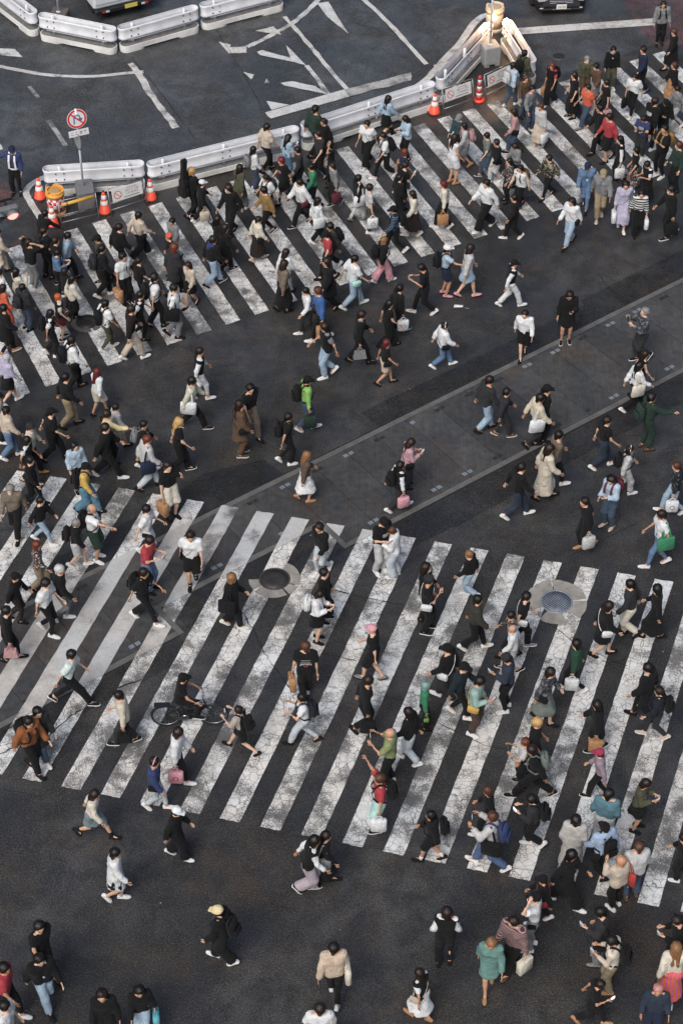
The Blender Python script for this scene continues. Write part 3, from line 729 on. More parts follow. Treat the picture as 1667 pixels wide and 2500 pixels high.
CARP = M_plain('car black paint', (.008, .008, .009), .12, var=.0, spec=.7)
car = empty('car', (7.28, 61.85, 0), math.radians(4)); tag(car, 'black car with chrome grille waiting behind the stop line at the top', 'car')
def csec(y, w, z0, z1, b=.12): return [(-w + b, y, z0), (w - b, y, z0), (w, y, z0 + b), (w, y, z1 - b), (w - b, y, z1), (-w + b, y, z1), (-w, y, z1 - b), (-w, y, z0 + b)]
m = MB(); loft(m, [csec(-.02, .62, .30, .58, .1), csec(.06, .80, .22, .68), csec(.35, .87, .20, .84), csec(1.25, .90, .20, .98), csec(3.7, .90, .20, 1.02), csec(4.35, .86, .24, .98), csec(4.6, .7, .35, .8)]); o = m.build('body', CARP, car)
m = MB(); loft(m, [[(-.80, 1.05, .96), (.80, 1.05, .96), (.82, 3.9, 1.0), (-.82, 3.9, 1.0)], [(-.62, 1.75, 1.46), (.62, 1.75, 1.46), (.62, 3.2, 1.46), (-.62, 3.2, 1.46)]]); m.build('windows', GLASS, car)
m = MB(); m.box((0, 2.48, 1.475), (1.22, 1.45, .04), bev=.02); m.build('roof', CARP, car)
m = MB(); m.box((0, -.015, .27), (1.5, .12, .10), bev=.03); m.build('bumper', CARP, car)
CHR = M_plain('chrome', (.75, .75, .76), .12, 1.)
for z in (.50, .56, .62): m = MB(); m.box((0, -.005, z), (.78, .05, .022), bev=.006); m.build('grille_bar', CHR, car)
for z in (.30,): m = MB(); m.box((0, -.085, z), (.62, .02, .02), bev=.004); m.build('chrome_strip', CHR, car)
for s in (-1, 1):
    m = MB(); m.box((s * .62, .06, .60), (.32, .14, .13), bev=.03); m.build('headlight', M_plain('headlight glass', (.35, .37, .4), .1), car)
    m = MB(); m.box((s * .80, .16, .62), (.08, .16, .10), bev=.02); m.build('side_lamp', TLR if s > 0 else TLW, car)
    m = MB(); m.box((s * .66, -.03, .30), (.14, .06, .06), bev=.02); m.build('fog_lamp', TLW, car)
    m = MB(); m.box((s * .98, 1.35, 1.05), (.16, .1, .12), bev=.03); m.build('mirror', CARP, car)
m = MB(); m.box((0, -.095, .40), (.34, .012, .17), bev=.003); pl = m.build('number_plate', PW, car); lettering(pl, '10-50', .11, (0, -.1035, .385), (math.pi / 2, 0, 0), PG)
for x, y in ((-.82, .85), (.82, .85), (-.82, 3.6), (.82, 3.6)): wheel(car, x, y, .33, .22)

# litter
t = link('litter', mesh('litter', [(-.13, -.05, .015), (.13, -.06, .03), (.14, .05, .02), (-.1, .06, .03), (0, 0, .06), (.3, -.1, .015), (.29, -.12, .02)], [(0, 1, 4), (1, 2, 4), (2, 3, 4), (3, 0, 4), (1, 5, 6)], mats=[M_plain('litter white', (.6, .6, .6), .6)]), None, (3.24, 46.11, 0)); tag(t, 'crumpled white wrapper lying on the asphalt below the upper crosswalk', 'litter')

# ------------------------------------------------------------------ people: implicit surfaces meshed by surface nets
E12 = [(0, 1), (2, 3), (4, 5), (6, 7), (0, 2), (1, 3), (4, 6), (5, 7), (0, 4), (1, 5), (2, 6), (3, 7)]   # corner = x + 2y + 4z
def surface_nets(F, xs, ys, zs):
    S = F < 0
    nx, ny, nz = F.shape
    c8 = [S[i:nx - 1 + i, j:ny - 1 + j, k:nz - 1 + k] for k in (0, 1) for j in (0, 1) for i in (0, 1)]
    cnt = sum(c.astype(np.int8) for c in c8)
    act = (cnt > 0) & (cnt < 8)
    I, J_, K = np.nonzero(act)
    n = len(I)
    if n == 0: return np.zeros((0, 3)), np.zeros((0, 4), int)
    vals = np.stack([F[I + (c & 1), J_ + (c >> 1 & 1), K + (c >> 2 & 1)] for c in range(8)], 1)
    acc = np.zeros((n, 3)); w = np.zeros(n)
    for a, b in E12:
        fa, fb = vals[:, a], vals[:, b]; m = (fa < 0) != (fb < 0)
        t = np.where(m, fa / np.where(m, fa - fb, 1), 0)
        for ax in range(3):
            pa, pb = a >> ax & 1, b >> ax & 1
            acc[:, ax] += np.where(m, pa + (pb - pa) * t, 0)
        w += m
    acc /= w[:, None]
    V = np.stack([xs[I] + acc[:, 0] * (xs[I + 1] - xs[I]), ys[J_] + acc[:, 1] * (ys[J_ + 1] - ys[J_]), zs[K] + acc[:, 2] * (zs[K + 1] - zs[K])], 1)
    idx = np.full(act.shape, -1, np.int64); idx[I, J_, K] = np.arange(n)
    Q = []
    a, b = S[:-1, 1:-1, 1:-1], S[1:, 1:-1, 1:-1]; i, j, k = np.nonzero(a != b); s = a[i, j, k]; j = j + 1; k = k + 1
    q = np.stack([idx[i, j - 1, k - 1], idx[i, j, k - 1], idx[i, j, k], idx[i, j - 1, k]], 1); q[~s] = q[~s][:, ::-1]; Q.append(q)
    a, b = S[1:-1, :-1, 1:-1], S[1:-1, 1:, 1:-1]; i, j, k = np.nonzero(a != b); s = a[i, j, k]; i = i + 1; k = k + 1
    q = np.stack([idx[i - 1, j, k - 1], idx[i - 1, j, k], idx[i, j, k], idx[i, j, k - 1]], 1); q[~s] = q[~s][:, ::-1]; Q.append(q)
    a, b = S[1:-1, 1:-1, :-1], S[1:-1, 1:-1, 1:]; i, j, k = np.nonzero(a != b); s = a[i, j, k]; i = i + 1; j = j + 1
    q = np.stack([idx[i - 1, j - 1, k], idx[i, j - 1, k], idx[i, j, k], idx[i - 1, j, k]], 1); q[~s] = q[~s][:, ::-1]; Q.append(q)
    return V, np.concatenate(Q)
def cap(a, b, ra, rb, k=.03, cuts=()): return ('u', np.asarray(a, float), np.asarray(b, float), ra, rb, k, cuts)
def sub(a, b, ra, rb, k=.0, cuts=()): return ('s', np.asarray(a, float), np.asarray(b, float), ra, rb, k, cuts)
def cut(p, n): return ('c', np.asarray(p, float), np.asarray(n, float))
def sdf_mesh(ops, vox, fine=None, fold=0., seed=0):
    """ops in order on one field; fine = (centre, half, vox) refines the three axes round the head"""
    lo = np.full(3, 9.); hi = np.full(3, -9.)
    for o in ops:
        if o[0] == 'u':
            r = max(o[3], o[4]); lo = np.minimum(lo, np.minimum(o[1], o[2]) - r); hi = np.maximum(hi, np.maximum(o[1], o[2]) + r)
    lo -= vox * 2.2; hi += vox * 2.2; ax = []
    for d in range(3):
        if fine is None: ax.append(np.arange(lo[d], hi[d] + vox, vox)); continue
        c, hf, fv = fine; a, b = max(lo[d], c[d] - hf), min(hi[d], c[d] + hf)
        ax.append(np.concatenate([np.arange(lo[d], a - vox * .4, vox), np.arange(a, b, fv), np.arange(b, hi[d] + vox, vox)]))
    xs, ys, zs = ax
    F = np.full((len(xs), len(ys), len(zs)), .3)
    for o in ops:
        if o[0] == 'c':
            p, n = o[1], o[2]
            F = np.maximum(F, (xs[:, None, None] - p[0]) * n[0] + (ys[None, :, None] - p[1]) * n[1] + (zs[None, None, :] - p[2]) * n[2]); continue
        _, a, b, ra, rb, k, cuts = o; r = max(ra, rb) + k + vox * 2.5
        l_, h_ = np.minimum(a, b) - r, np.maximum(a, b) + r
        s = tuple(slice(np.searchsorted(q, l_[i]), np.searchsorted(q, h_[i])) for i, q in enumerate((xs, ys, zs)))
        X, Y, Z = xs[s[0]][:, None, None], ys[s[1]][None, :, None], zs[s[2]][None, None, :]
        if 0 in (X.size, Y.size, Z.size): continue
        d = b - a; L2 = max(d @ d, 1e-9)
        t = np.clip(((X - a[0]) * d[0] + (Y - a[1]) * d[1] + (Z - a[2]) * d[2]) / L2, 0, 1)
        D = np.sqrt((X - a[0] - t * d[0]) ** 2 + (Y - a[1] - t * d[1]) ** 2 + (Z - a[2] - t * d[2]) ** 2) - (ra + (rb - ra) * t)
        for p, n in cuts: D = np.maximum(D, (X - p[0]) * n[0] + (Y - p[1]) * n[1] + (Z - p[2]) * n[2])
        G = F[s]
        if o[0] == 'u':
            h = np.maximum(k - np.abs(G - D), 0) / k if k > 0 else 0
            F[s] = np.minimum(G, D) - h * h * k / 4
        else: F[s] = np.maximum(G, -D)
    if fold:
        r = np.random.RandomState(seed); X, Y, Z = xs[:, None, None], ys[None, :, None], zs[None, None, :]
        for _ in range(3):
            kx, ky, kz = r.normal(0, 1, 3) * (17, 17, 13); F = F + fold * np.sin(X * kx + Y * ky + Z * kz + r.uniform(0, 6.3)) * .6
    return surface_nets(F, xs, ys, zs)
def np_mesh(name, V, Q, mats, mi=None):
    me = bpy.data.meshes.new(name); nf = len(Q); ln = np.array([len(q) for q in Q]) if not isinstance(Q, np.ndarray) else np.full(nf, Q.shape[1])
    flat = Q.ravel() if isinstance(Q, np.ndarray) else np.concatenate([np.asarray(q) for q in Q])
    me.vertices.add(len(V)); me.vertices.foreach_set('co', np.asarray(V, np.float32).ravel())
    me.loops.add(len(flat)); me.loops.foreach_set('vertex_index', flat.astype(np.int32))
    me.polygons.add(nf); st = np.concatenate([[0], np.cumsum(ln)[:-1]]); me.polygons.foreach_set('loop_start', st.astype(np.int32))
    me.polygons.foreach_set('use_smooth', np.ones(nf, bool))
    for q in mats: me.materials.append(q)
    if mi is not None: me.polygons.foreach_set('material_index', np.asarray(mi, np.int32))
    me.update(calc_edges=True); return me

# ---- colours
PAL = {'blk': ('141416', 'black'), 'mbk': ('1d1416', 'dark'), 'chr': ('2b2b2e', 'charcoal'), 'gry': ('77787a', 'grey'), 'lgr': ('b4b4b2', 'pale grey'), 'lgr2': ('b3bcc2', 'pale'), 'lgrb': ('aeaaa2', 'pale grey'),
 'wht': ('d2d4d4', 'white'), 'crm': ('cdc5b2', 'cream'), 'crm2': ('c4b99f', 'cream'), 'crmg': ('b9b7a0', 'cream'), 'bei': ('bcac98', 'beige'), 'bei2': ('c3b8a4', 'beige'), 'bei3': ('bfa991', 'beige'), 'tan': ('a97a4c', 'brown paper'),
 'brn': ('5b4330', 'brown'), 'brn2': ('5a4738', 'brown'), 'brn3': ('4a3c31', 'brown'), 'dbr': ('2a211d', 'dark brown'), 'gbr': ('6f6253', 'taupe'), 'olv': ('4a4a36', 'olive'), 'olv2': ('34332b', 'olive'), 'khk': ('8f7f60', 'khaki'), 'moss': ('7f8c57', 'green'),
 'nav': ('1d2740', 'navy'), 'nav2': ('1b1f2a', 'dark'), 'nav3': ('18262c', 'dark'), 'blu': ('2c3a66', 'blue'), 'blu2': ('2f5c97', 'blue'), 'lbl': ('9fb6c8', 'pale blue'), 'sky': ('94abc6', 'light blue'),
 'jean': ('4f6c8c', 'blue denim'), 'jean2': ('42597f', 'blue denim'), 'ljean': ('8aa2b5', 'light denim'), 'djean': ('38475a', 'dark denim'), 'djean2': ('25303f', 'dark denim'), 'teal': ('28434a', 'teal'), 'teal2': ('4d7f94', 'teal'), 'teal3': ('4a7480', 'teal'), 'teal4': ('5b857d', 'teal'), 'tealb': ('4aa2ab', 'teal'),
 'red': ('a92b36', 'red'), 'redo': ('ab2f26', 'red'), 'mar': ('5f2030', 'maroon'), 'dred': ('55202a', 'dark red'), 'org': ('d0532c', 'orange'), 'och': ('8c6c36', 'ochre'), 'rust': ('8f5220', 'rust'), 'yel': ('c9a13f', 'yellow'), 'yelc': ('d8c790', 'pale yellow'),
 'grn': ('2f7f58', 'green'), 'lgn': ('7fb350', 'lime green'), 'dgr': ('24372e', 'dark green'), 'dgr2': ('1f4632', 'green'), 'mint': ('a6d6cc', 'mint'), 'mintw': ('c4d5cf', 'mint white'), 'mintd': ('88a79e', 'mint'), 'grg': ('68716b', 'grey green'), 'grg2': ('6b7d84', 'grey'),
 'pnk': ('cf8f98', 'pink'), 'rose': ('b08484', 'pink'), 'rose2': ('b58a90', 'pink'), 'lav': ('a9a5bd', 'lavender'), 'mauve': ('8f7c88', 'mauve'), 'mauve2': ('a89aa3', 'mauve'), 'mag': ('9c1f48', 'magenta'),
 'flr': 0, 'camo': 0, 'navstr': 0, 'grpat': 0, 'blpat': 0, 'plaid': 0, 'blbe': 0, 'orpk': 0, 'strp': 0}
HAIRC = {'': '17120f', 'brn': '4a2f20', 'dbr': '221712', 'lbrn': '7d5a3c', 'blond': 'b08d5a', 'auburn': '5e2e1e', 'red': '6b1f24', 'dred': '55201c', 'org': 'a5532a', 'grey': '7b7874', 'lgrey': 'a8a4ac', 'white': 'b6b5b0', 'green': '6e8d86', 'pink': 'b07c74', 'strawb': 'b08466'}
def cloth(code):
    key = 'cloth ' + code
    if key in MATS: return MATS[key]
    t = NT(key); p = t.obj(); nz = t.noise(p, 9, 4, .6, .6); fn = t.noise(p, 70, 2, .6)
    if PAL.get(code):
        c = srgb(PAL[code][0]); lum = sum(c) / 3; c = tuple(lum + (q - lum) * .84 for q in c)
        c = tuple(max(q, .007) for q in c)
        base = t.mix(t.ramp(nz.outputs['Fac'], [(.3, 0.), (.7, 1.)]), tuple(q * .82 for q in c), tuple(q * 1.12 for q in c))
        if code in ('lgn', 'pnk'):
            vo = t.node('ShaderNodeTexVoronoi'); t.link(p, vo.inputs['Vector']); vo.inputs['Scale'].default_value = 9.
            base = t.mix(t.ramp(vo.outputs['Distance'], [(.26, 1.), (.30, 0.)]), base, (.012, .012, .012) if code == 'lgn' else (.55, .30, .38))
        if 'jean' in code:
            base = t.mix(t.ramp(fn.outputs['Fac'], [(.4, 0.), (.6, .35)]), base, tuple(min(1, q * 1.7) for q in c))
    else:
        s = t.node('ShaderNodeSeparateXYZ'); t.link(p, s.inputs[0])
        def stripes(ax, f, ph=.5): return t.math('GREATER_THAN', t.math('FRACT', t.math('MULTIPLY', s.outputs[ax], f)), ph)
        def blobs(sc, lo, c0, c1):
            b = t.noise(p, sc, 2, .5, .4); return t.mix(t.ramp(b.outputs['Fac'], [(lo, 0.), (lo + .03, 1.)]), c0, c1)
        if code == 'flr':
            base = blobs(22, .56, (.03, .03, .035), (.42, .40, .33)); b2 = t.noise(p, 16, 1); base = t.mix(t.ramp(b2.outputs['Fac'], [(.62, 0.), (.64, 1.)]), base, (.35, .08, .06))
        elif code == 'camo': base = blobs(12, .52, (.02, .02, .02), (.28, .25, .17))
        elif code == 'navstr': base = t.mix(stripes('Z', 22, .78), (.012, .016, .028), (.16, .26, .40))
        elif code == 'grpat': base = blobs(14, .5, (.035, .037, .045), (.13, .135, .15))
        elif code == 'blpat': base = blobs(20, .6, (.012, .012, .014), (.10, .15, .17))
        elif code == 'plaid': base = t.mix(stripes('Z', 26, .55), (.10, .025, .035), (.30, .24, .22))
        elif code == 'blbe': base = t.mix(stripes('X', 1.0, .03), (.36, .32, .27), (.014, .014, .016)); base = t.mix(t.math('GREATER_THAN', s.outputs['Y'], .0), base, (.36, .32, .27))
        elif code == 'orpk': base = t.mix(stripes('X', 14, .5), (.68, .16, .05), (.60, .12, .26))
        else: base = t.mix(stripes('Z', 11, .5), (.014, .014, .016), (.58, .58, .56))
    t.set(Base_Color=base, Roughness=.88); t.b.inputs['Specular IOR Level'].default_value = .22
    t.b.inputs['Sheen Weight'].default_value = .03
    mp = t.node('ShaderNodeMapping'); t.link(p, mp.inputs['Vector']); mp.inputs['Scale'].default_value = (30, 30, 9); mp.inputs['Rotation'].default_value = (.3, .4, 0)
    cr = t.noise(mp.outputs['Vector'], 1., 3, .55, 1.2)
    t.bump(t.math('ADD', nz.outputs['Fac'], t.math('MULTIPLY', cr.outputs['Fac'], .7)), .9, .03)
    MATS[key] = t.m; return t.m
def hairm(code):
    key = 'hair ' + code
    if key in MATS: return MATS[key]
    t = NT(key); p = t.obj(); mp = t.node('ShaderNodeMapping'); t.link(p, mp.inputs['Vector']); mp.inputs['Scale'].default_value = (60, 60, 8)
    nz = t.noise(mp.outputs['Vector'], 1., 3, .6); c = srgb(HAIRC[code])
    t.set(Base_Color=t.mix(t.ramp(nz.outputs['Fac'], [(.3, 0.), (.7, 1.)]), tuple(q * .6 for q in c), tuple(q * 1.35 for q in c)), Roughness=.42)
    t.b.inputs['Specular IOR Level'].default_value = .35; t.bump(nz.outputs['Fac'], .5, .008)
    MATS[key] = t.m; return t.m
SKINS = [M_plain('skin a', srgb('c39a80'), .55, var=.06), M_plain('skin b', srgb('b58a6e'), .55, var=.06), M_plain('skin c', srgb('cba68e'), .55, var=.06)]
SKIND = M_plain('skin d', srgb('8a6048'), .55, var=.06)
EYE = M_plain('eye dark', (.015, .012, .01), .3); LIP = M_plain('lips', srgb('a3665c'), .5); MASKW = M_plain('face mask', (.62, .64, .66), .8)
SOLE = {}
V3 = lambda *a: np.array(a, float)
def unit(v): return v / max(np.linalg.norm(v), 1e-9)
def rotx(a): c, s = math.cos(a), math.sin(a); return np.array([[1, 0, 0], [0, c, -s], [0, s, c]])
def rotz(a): c, s = math.cos(a), math.sin(a); return np.array([[c, -s, 0], [s, c, 0], [0, 0, 1]])
rad = math.radians

def make_pose(pose, rnd, hold, pside, fem):
    """joints of a 1.70 m figure facing +Y; hold = side (+1/-1) whose hand carries a bag; pside = side for one armed gestures"""
    J = {}
    sw = .30 if pose.startswith('WW') else .24 if pose.startswith('W') else .17 if pose.startswith('w') else .03
    if pose.startswith('WW'): sw = .36
    elif pose[0] == 'W': sw = .28
    elif pose.startswith('w') and not pose.startswith('wave'): sw = .20
    else: sw = .04
    sw *= rnd.uniform(.85, 1.12)
    lead = rnd.choice((-1, 1))
    passing = sw > .15 and rnd.random() < .22
    hipw, shw = (.083, .155) if fem else (.086, .176)
    thigh, shin = .43, .42
    feet = {}
    for s in (-1, 1):
        if sw < .1: feet[s] = (V3(s * (hipw + rnd.uniform(.0, .03)), s * lead * sw * .7, .08), 0.)
        elif passing:
            if s == lead: feet[s] = (V3(s * hipw * .8, .06, .08), 0.)
            else: p = rad(48); feet[s] = (V3(s * hipw * .8, -.20, .14 * math.sin(p) + .08 * math.cos(p) + .05), -p)
        elif s == lead: p = rad(10); feet[s] = (V3(s * hipw * .7, sw * 1.05, .06 * math.sin(p) + .08 * math.cos(p)), p)
        else: p = rad(22 + sw * 55); feet[s] = (V3(s * hipw * .7, -sw, .14 * math.sin(p) + .08 * math.cos(p)), -p)
    if pose == 'bike':
        feet = {1: (V3(.10, .20, .42), 0.), -1: (V3(-.10, .02, .20), -.2)}
        zp = .92
    else:
        zp = .905
        for s in (-1, 1):
            a = feet[s][0]; d2 = a[1] ** 2; zp = min(zp, a[2] + math.sqrt(max(.1, (thigh + shin - .006) ** 2 - d2)))
    py = -.16 if pose == 'bike' else 0.
    J['hip'] = {s: V3(s * hipw, py, zp) for s in (-1, 1)}; J['ank'] = {s: feet[s][0] for s in (-1, 1)}; J['fp'] = {s: feet[s][1] for s in (-1, 1)}
    J['kne'] = {}
    for s in (-1, 1):
        h, a = J['hip'][s], J['ank'][s]; d = a - h; L = min(np.linalg.norm(d), thigh + shin - .002); u = unit(d)
        x = (thigh ** 2 - shin ** 2 + L * L) / (2 * L); hh = math.sqrt(max(0, thigh ** 2 - x * x)); fwd = V3(s * .08, 1, 0); fwd = unit(fwd - u * (fwd @ u))
        J['kne'][s] = h + u * x + fwd * hh
    J['P'] = V3(0, py, zp + .03)
    lean = rad(4 if sw > .1 else 1) + (rad(7) if pose.startswith('WW') else 0) + (rad(16) if 'reach' in pose else 0) + (rad(9) if pose == 'bike' else 0) + rnd.uniform(-.02, .04)
    if 'phone' in pose: lean += rad(3)
    u = V3(rnd.uniform(-.03, .03), math.sin(lean), math.cos(lean)); u = unit(u); J['u'] = u
    yaw = (-lead * rad(9) if sw > .1 else rnd.uniform(-.1, .1)); X = rotz(yaw) @ V3(1, 0, 0); X = unit(X - u * (X @ u)); J['X'] = X; J['Yt'] = np.cross(u, X)
    neck = J['P'] + u * .50; J['neck'] = neck
    J['sho'] = {s: J['P'] + u * .455 + X * s * shw for s in (-1, 1)}
    hp = rad(-10) if sw > .1 else rad(-4)
    if 'phone' in pose: hp = rad(-28)
    if 'photo' in pose: hp = rad(2)
    if pose == 'bike': hp = rad(-5)
    hy = rnd.uniform(-.25, .25)
    J['Rh'] = rotz(hy) @ rotx(hp + rnd.uniform(-.08, .08))
    J['hc'] = neck + u * .055 + J['Rh'] @ V3(0, .018, .062)
    J['elb'], J['wri'], J['hd'] = {}, {}, {}
    ua, fa = .29, .25
    for s in (-1, 1):
        al, be, ep, ga = (-s * lead * rad(24 if sw > .25 else 16) if sw > .1 else rad(rnd.uniform(-4, 8))), rad(9 + rnd.uniform(0, 5)), rad(22 + rnd.uniform(0, 14)), rad(4)
        if sw > .1 and al < 0: ep = rad(12)
        g = s == pside
        if hold == s: al, be, ep, ga = rad(2), rad(11), rad(6), rad(2)
        elif 'phone' in pose and (g or rnd.random() < .4): al, be, ep, ga = rad(16), rad(10), rad(98), rad(34)
        elif 'handface' in pose and g: al, be, ep, ga = rad(38), rad(16), rad(118), rad(38)
        elif 'handshead' in pose: al, be, ep, ga = rad(125), rad(42), rad(112), rad(70)
        elif 'photo' in pose: al, be, ep, ga = rad(36), rad(15), rad(100), rad(30)
        elif 'pointup' in pose and g: al, be, ep, ga = rad(82), rad(16), rad(12), rad(2)
        elif 'point' in pose and g: al, be, ep, ga = rad(60), rad(14), rad(24), rad(4)
        elif 'raise' in pose and g: al, be, ep, ga = rad(150), rad(12), rad(8), rad(4)
        elif 'wave' in pose and g: al, be, ep, ga = rad(120), rad(40), rad(80), rad(60)
        elif 'out' in pose and g: al, be, ep, ga = rad(8), rad(68), rad(4), rad(-4)
        elif 'reach' in pose and g: al, be, ep, ga = rad(58), rad(14), rad(10), rad(4)
        elif pose == 'bike': al, be, ep, ga = rad(38), rad(12), rad(26), rad(10)
        B = np.stack([X, J['Yt'], u], 1)
        d1 = B @ V3(s * math.sin(be), math.sin(al) * math.cos(be), -math.cos(al) * math.cos(be)); b2 = be - ga; a2 = al + ep
        d2 = B @ V3(s * math.sin(b2), math.sin(a2) * math.cos(b2), -math.cos(a2) * math.cos(b2))
        J['elb'][s] = J['sho'][s] + d1 * ua; J['wri'][s] = J['elb'][s] + d2 * fa; J['hd'][s] = d2
    J['lead'] = lead; J['sw'] = sw
    return J

def torso_ops(J, inf, fem, k=.05, bulk=0.):
    P, u, X, Y = J['P'], J['u'], J['X'], J['Yt']; o = []
    hw, ww, cw = (.075, .052, .068) if fem else (.07, .062, .085)
    hr, wr, cr = (.098, .078, .092) if fem else (.095, .086, .102)
    hr += bulk; wr += bulk * 1.3; cr += bulk
    for s in (-1, 1):
        h = P + X * s * hw - u * .01; w = P + X * s * ww + u * .17; c = P + X * s * cw + u * .35 + Y * .005; sh = J['sho'][s] - X * s * .045 - u * .005
        o += [cap(h, w, hr + inf, wr + inf, k), cap(w, c, wr + inf, cr + inf, k), cap(c, sh, cr - .01 + inf, .062 + inf, k)]
    o.append(cap(J['sho'][-1], J['sho'][1], .052 + inf, .052 + inf, k))
    o.append(cap(P + u * .42, J['neck'] - u * .0, .075 + inf, .05 + inf * .8, k))
    return o
def arm_ops(J, s, inf, to, k=.03, flare=0.):
    """sleeve: to 0..1 along upper arm, 1..2 along forearm; clean cut end"""
    a, b, c = J['sho'][s], J['elb'][s], J['wri'][s]; o = []
    if to <= 1:
        d = unit(b - a); e = a + (b - a) * to; return [cap(a, b, .052 + inf, .043 + inf + flare, k, [(e, d)])]
    d = unit(c - b); e = b + (c - b) * (to - 1)
    return [cap(a, b, .052 + inf, .043 + inf, k), cap(b, c, .042 + inf, .031 + inf + flare, k, [(e, d)])]
def leg_ops(J, s, inf, to, k=.03, hem=.052, hip=True, kn=None):
    h, n, a = J['hip'][s], J['kne'][s], J['ank'][s]; o = []
    kr = kn if kn else .058 + inf
    if to <= 1:
        d = unit(n - h); e = h + (n - h) * to; return [cap(h, n, .085 + inf, hem, k, [(e, d)])]
    d = unit(a - n); e = n + (a - n) * (to - 1)
    return [cap(h, n, .085 + inf, kr, k), cap(n, a, kr, hem, k, [(e, d)])]

def hand_geo(V, Q, w, d, side, curl, rnd):
    d = unit(d); up = V3(0, 0, 1); lat = np.cross(d, up)
    if np.linalg.norm(lat) < .3: lat = V3(0, 1, 0) - d * d[1]
    lat = unit(lat); nrm = np.cross(lat, d) * -1; 
    if abs(d[2]) > .6: lat = unit(V3(0, 1, 0) - d * d[1]); nrm = unit(np.cross(d, lat)) * side * (1 if d[2] < 0 else -1); nrm = nrm if nrm[0] * side < 0 else -nrm
    for i, (o, L) in enumerate(((-.027, .060), (-.009, .072), (.009, .068), (.027, .052), (None, .055))):
        if o is None: p = w + d * .035 + lat * .030; dirs = [unit(d * .7 + lat * .8 + nrm * .2), unit(d * .9 + lat * .25 + nrm * .5)]; r = .0105
        else: p = w + d * .082 - lat * o; dirs = [unit(d + nrm * curl * .6), unit(d * .6 + nrm * curl * 1.5)]; r = .0095
        pts = [p - dirs[0] * .012, p + dirs[0] * L * .52, p + dirs[0] * L * .52 + dirs[1] * L * .48]
        b0 = len(V)
        for j, q in enumerate(pts):
            dd = dirs[min(j, 1)]; a1 = unit(np.cross(dd, nrm + .01)); a2 = np.cross(dd, a1); rr = r * (1, .95, .7)[j]
            for cx_, cy_ in ((1, 0), (0, 1), (-1, 0), (0, -1)): V.append(q + (a1 * cx_ + a2 * cy_) * rr)
        for j in range(2):
            for k in range(4): Q.append((b0 + 4 * j + k, b0 + 4 * j + (k + 1) % 4, b0 + 4 * j + 4 + (k + 1) % 4, b0 + 4 * j + 4 + k))
        Q.append((b0 + 8, b0 + 9, b0 + 10, b0 + 11))
def octa(V, Q, c, rx, ry, rz, Rm):
    b = len(V)
    for v in ((1, 0, 0), (-1, 0, 0), (0, 1, 0), (0, -1, 0), (0, 0, 1), (0, 0, -1)): V.append(c + Rm @ (V3(*v) * V3(rx, ry, rz)))
    for f in ((0, 2, 4), (2, 1, 4), (1, 3, 4), (3, 0, 4), (2, 0, 5), (1, 2, 5), (3, 1, 5), (0, 3, 5)): Q.append(tuple(b + i for i in f))

def shoe_mesh(up, sole, high=0.):
    key = (up, sole, high)
    if key in SOLE: return SOLE[key]
    ys = [-.082, -.075, -.045, .0, .05, .10, .15, .185, .20]; ws = [.016, .030, .036, .036, .040, .046, .042, .028, .010]; hs = [.05, .085, .10, .102, .085, .068, .055, .045, .036]
    V = []; F = []; mi = []; n = 9
    for y, w, h in zip(ys, ws, hs):
        for k in range(n): a = math.pi * k / (n - 1); V.append((w * math.cos(a), y, -.055 + (h - .025) * math.sin(a) ** .8 if 0 < k < n - 1 else -.055))
    for i in range(len(ys) - 1):
        for k in range(n - 1): F.append((i * n + k, (i + 1) * n + k, (i + 1) * n + k + 1, i * n + k + 1)); mi.append(0)
    F.append(tuple(range(n))); mi.append(0); F.append(tuple(reversed(range((len(ys) - 1) * n, len(ys) * n)))); mi.append(0)
    b = len(V)
    for y, w in zip(ys, ws):
        for s in (1, -1):
            for z in (-.080, -.053): V.append((s * (w + .005), y * 1.03, z))
    for i in range(len(ys) - 1):
        p, q = b + 4 * i, b + 4 * i + 4
        F += [(p, q, q + 1, p + 1), (p + 3, q + 3, q + 2, p + 2), (p + 2, q + 2, q, p), (p + 1, q + 1, q + 3, p + 3)]; mi += [1] * 4
    F += [(b, b + 1, b + 3, b + 2), (b + 4 * (len(ys) - 1) + 2, b + 4 * (len(ys) - 1) + 3, b + 4 * (len(ys) - 1) + 1, b + 4 * (len(ys) - 1))]; mi += [1, 1]
    me = mesh('shoe', V, F, True, [cloth(up), cloth(sole)], mi); SOLE[key] = me; return me

BAGN = {}
PREP = {'and', 'with', 'of', 'in', 'on', 'at', 'by', 'over', 'to', 'beside', 'behind', 'near', 'below', 'under', 'from', 'just', 'holding', 'carrying', 'wearing', 'looking', 'waiting', 'walking', 'striding', 'standing', 'between', 'above', 'left', 'right', 'cut', 'past', 'raising', 'reaching', 'pointing', 'checking', 'reading', 'facing', 'heading', 'alone', 'hidden', 'half', 'taking', 'showing', 'mid', 'front', 'one', 'far', 'upper', 'lower', 'seen', 'leaning', 'directly', 'beneath', 'running', 'stretching', 'led', 'lifting', 'typing'}
def short_ref(label, n):
    """the label, cut at the end of a phrase so that it has at most n words"""
    w = label.split()
    if len(w) > n:
        k = n
        while k > 4 and w[k].strip(',') not in PREP and not w[k - 1].endswith(','): k -= 1
        w = w[:k]
        while len(w) > 4 and w[-1].strip(',') in PREP | {'a', 'the'}: w.pop()
    return ' '.join(w).strip(',')
BAGS = []
def bag_label(pre, label):
    n = 16 - len(pre.split()); return pre + ' ' + short_ref(label, n)
BOXC = {}
def rbox(d, bev, mat, name):
    key = (d, bev, mat.name, name)
    if key not in BOXC: m = MB(); m.box((0, 0, 0), d, bev=bev); me = m.mesh(name, mat); me.polygons.foreach_set('use_smooth', np.ones(len(me.polygons), bool)); BOXC[key] = me
    return BOXC[key]

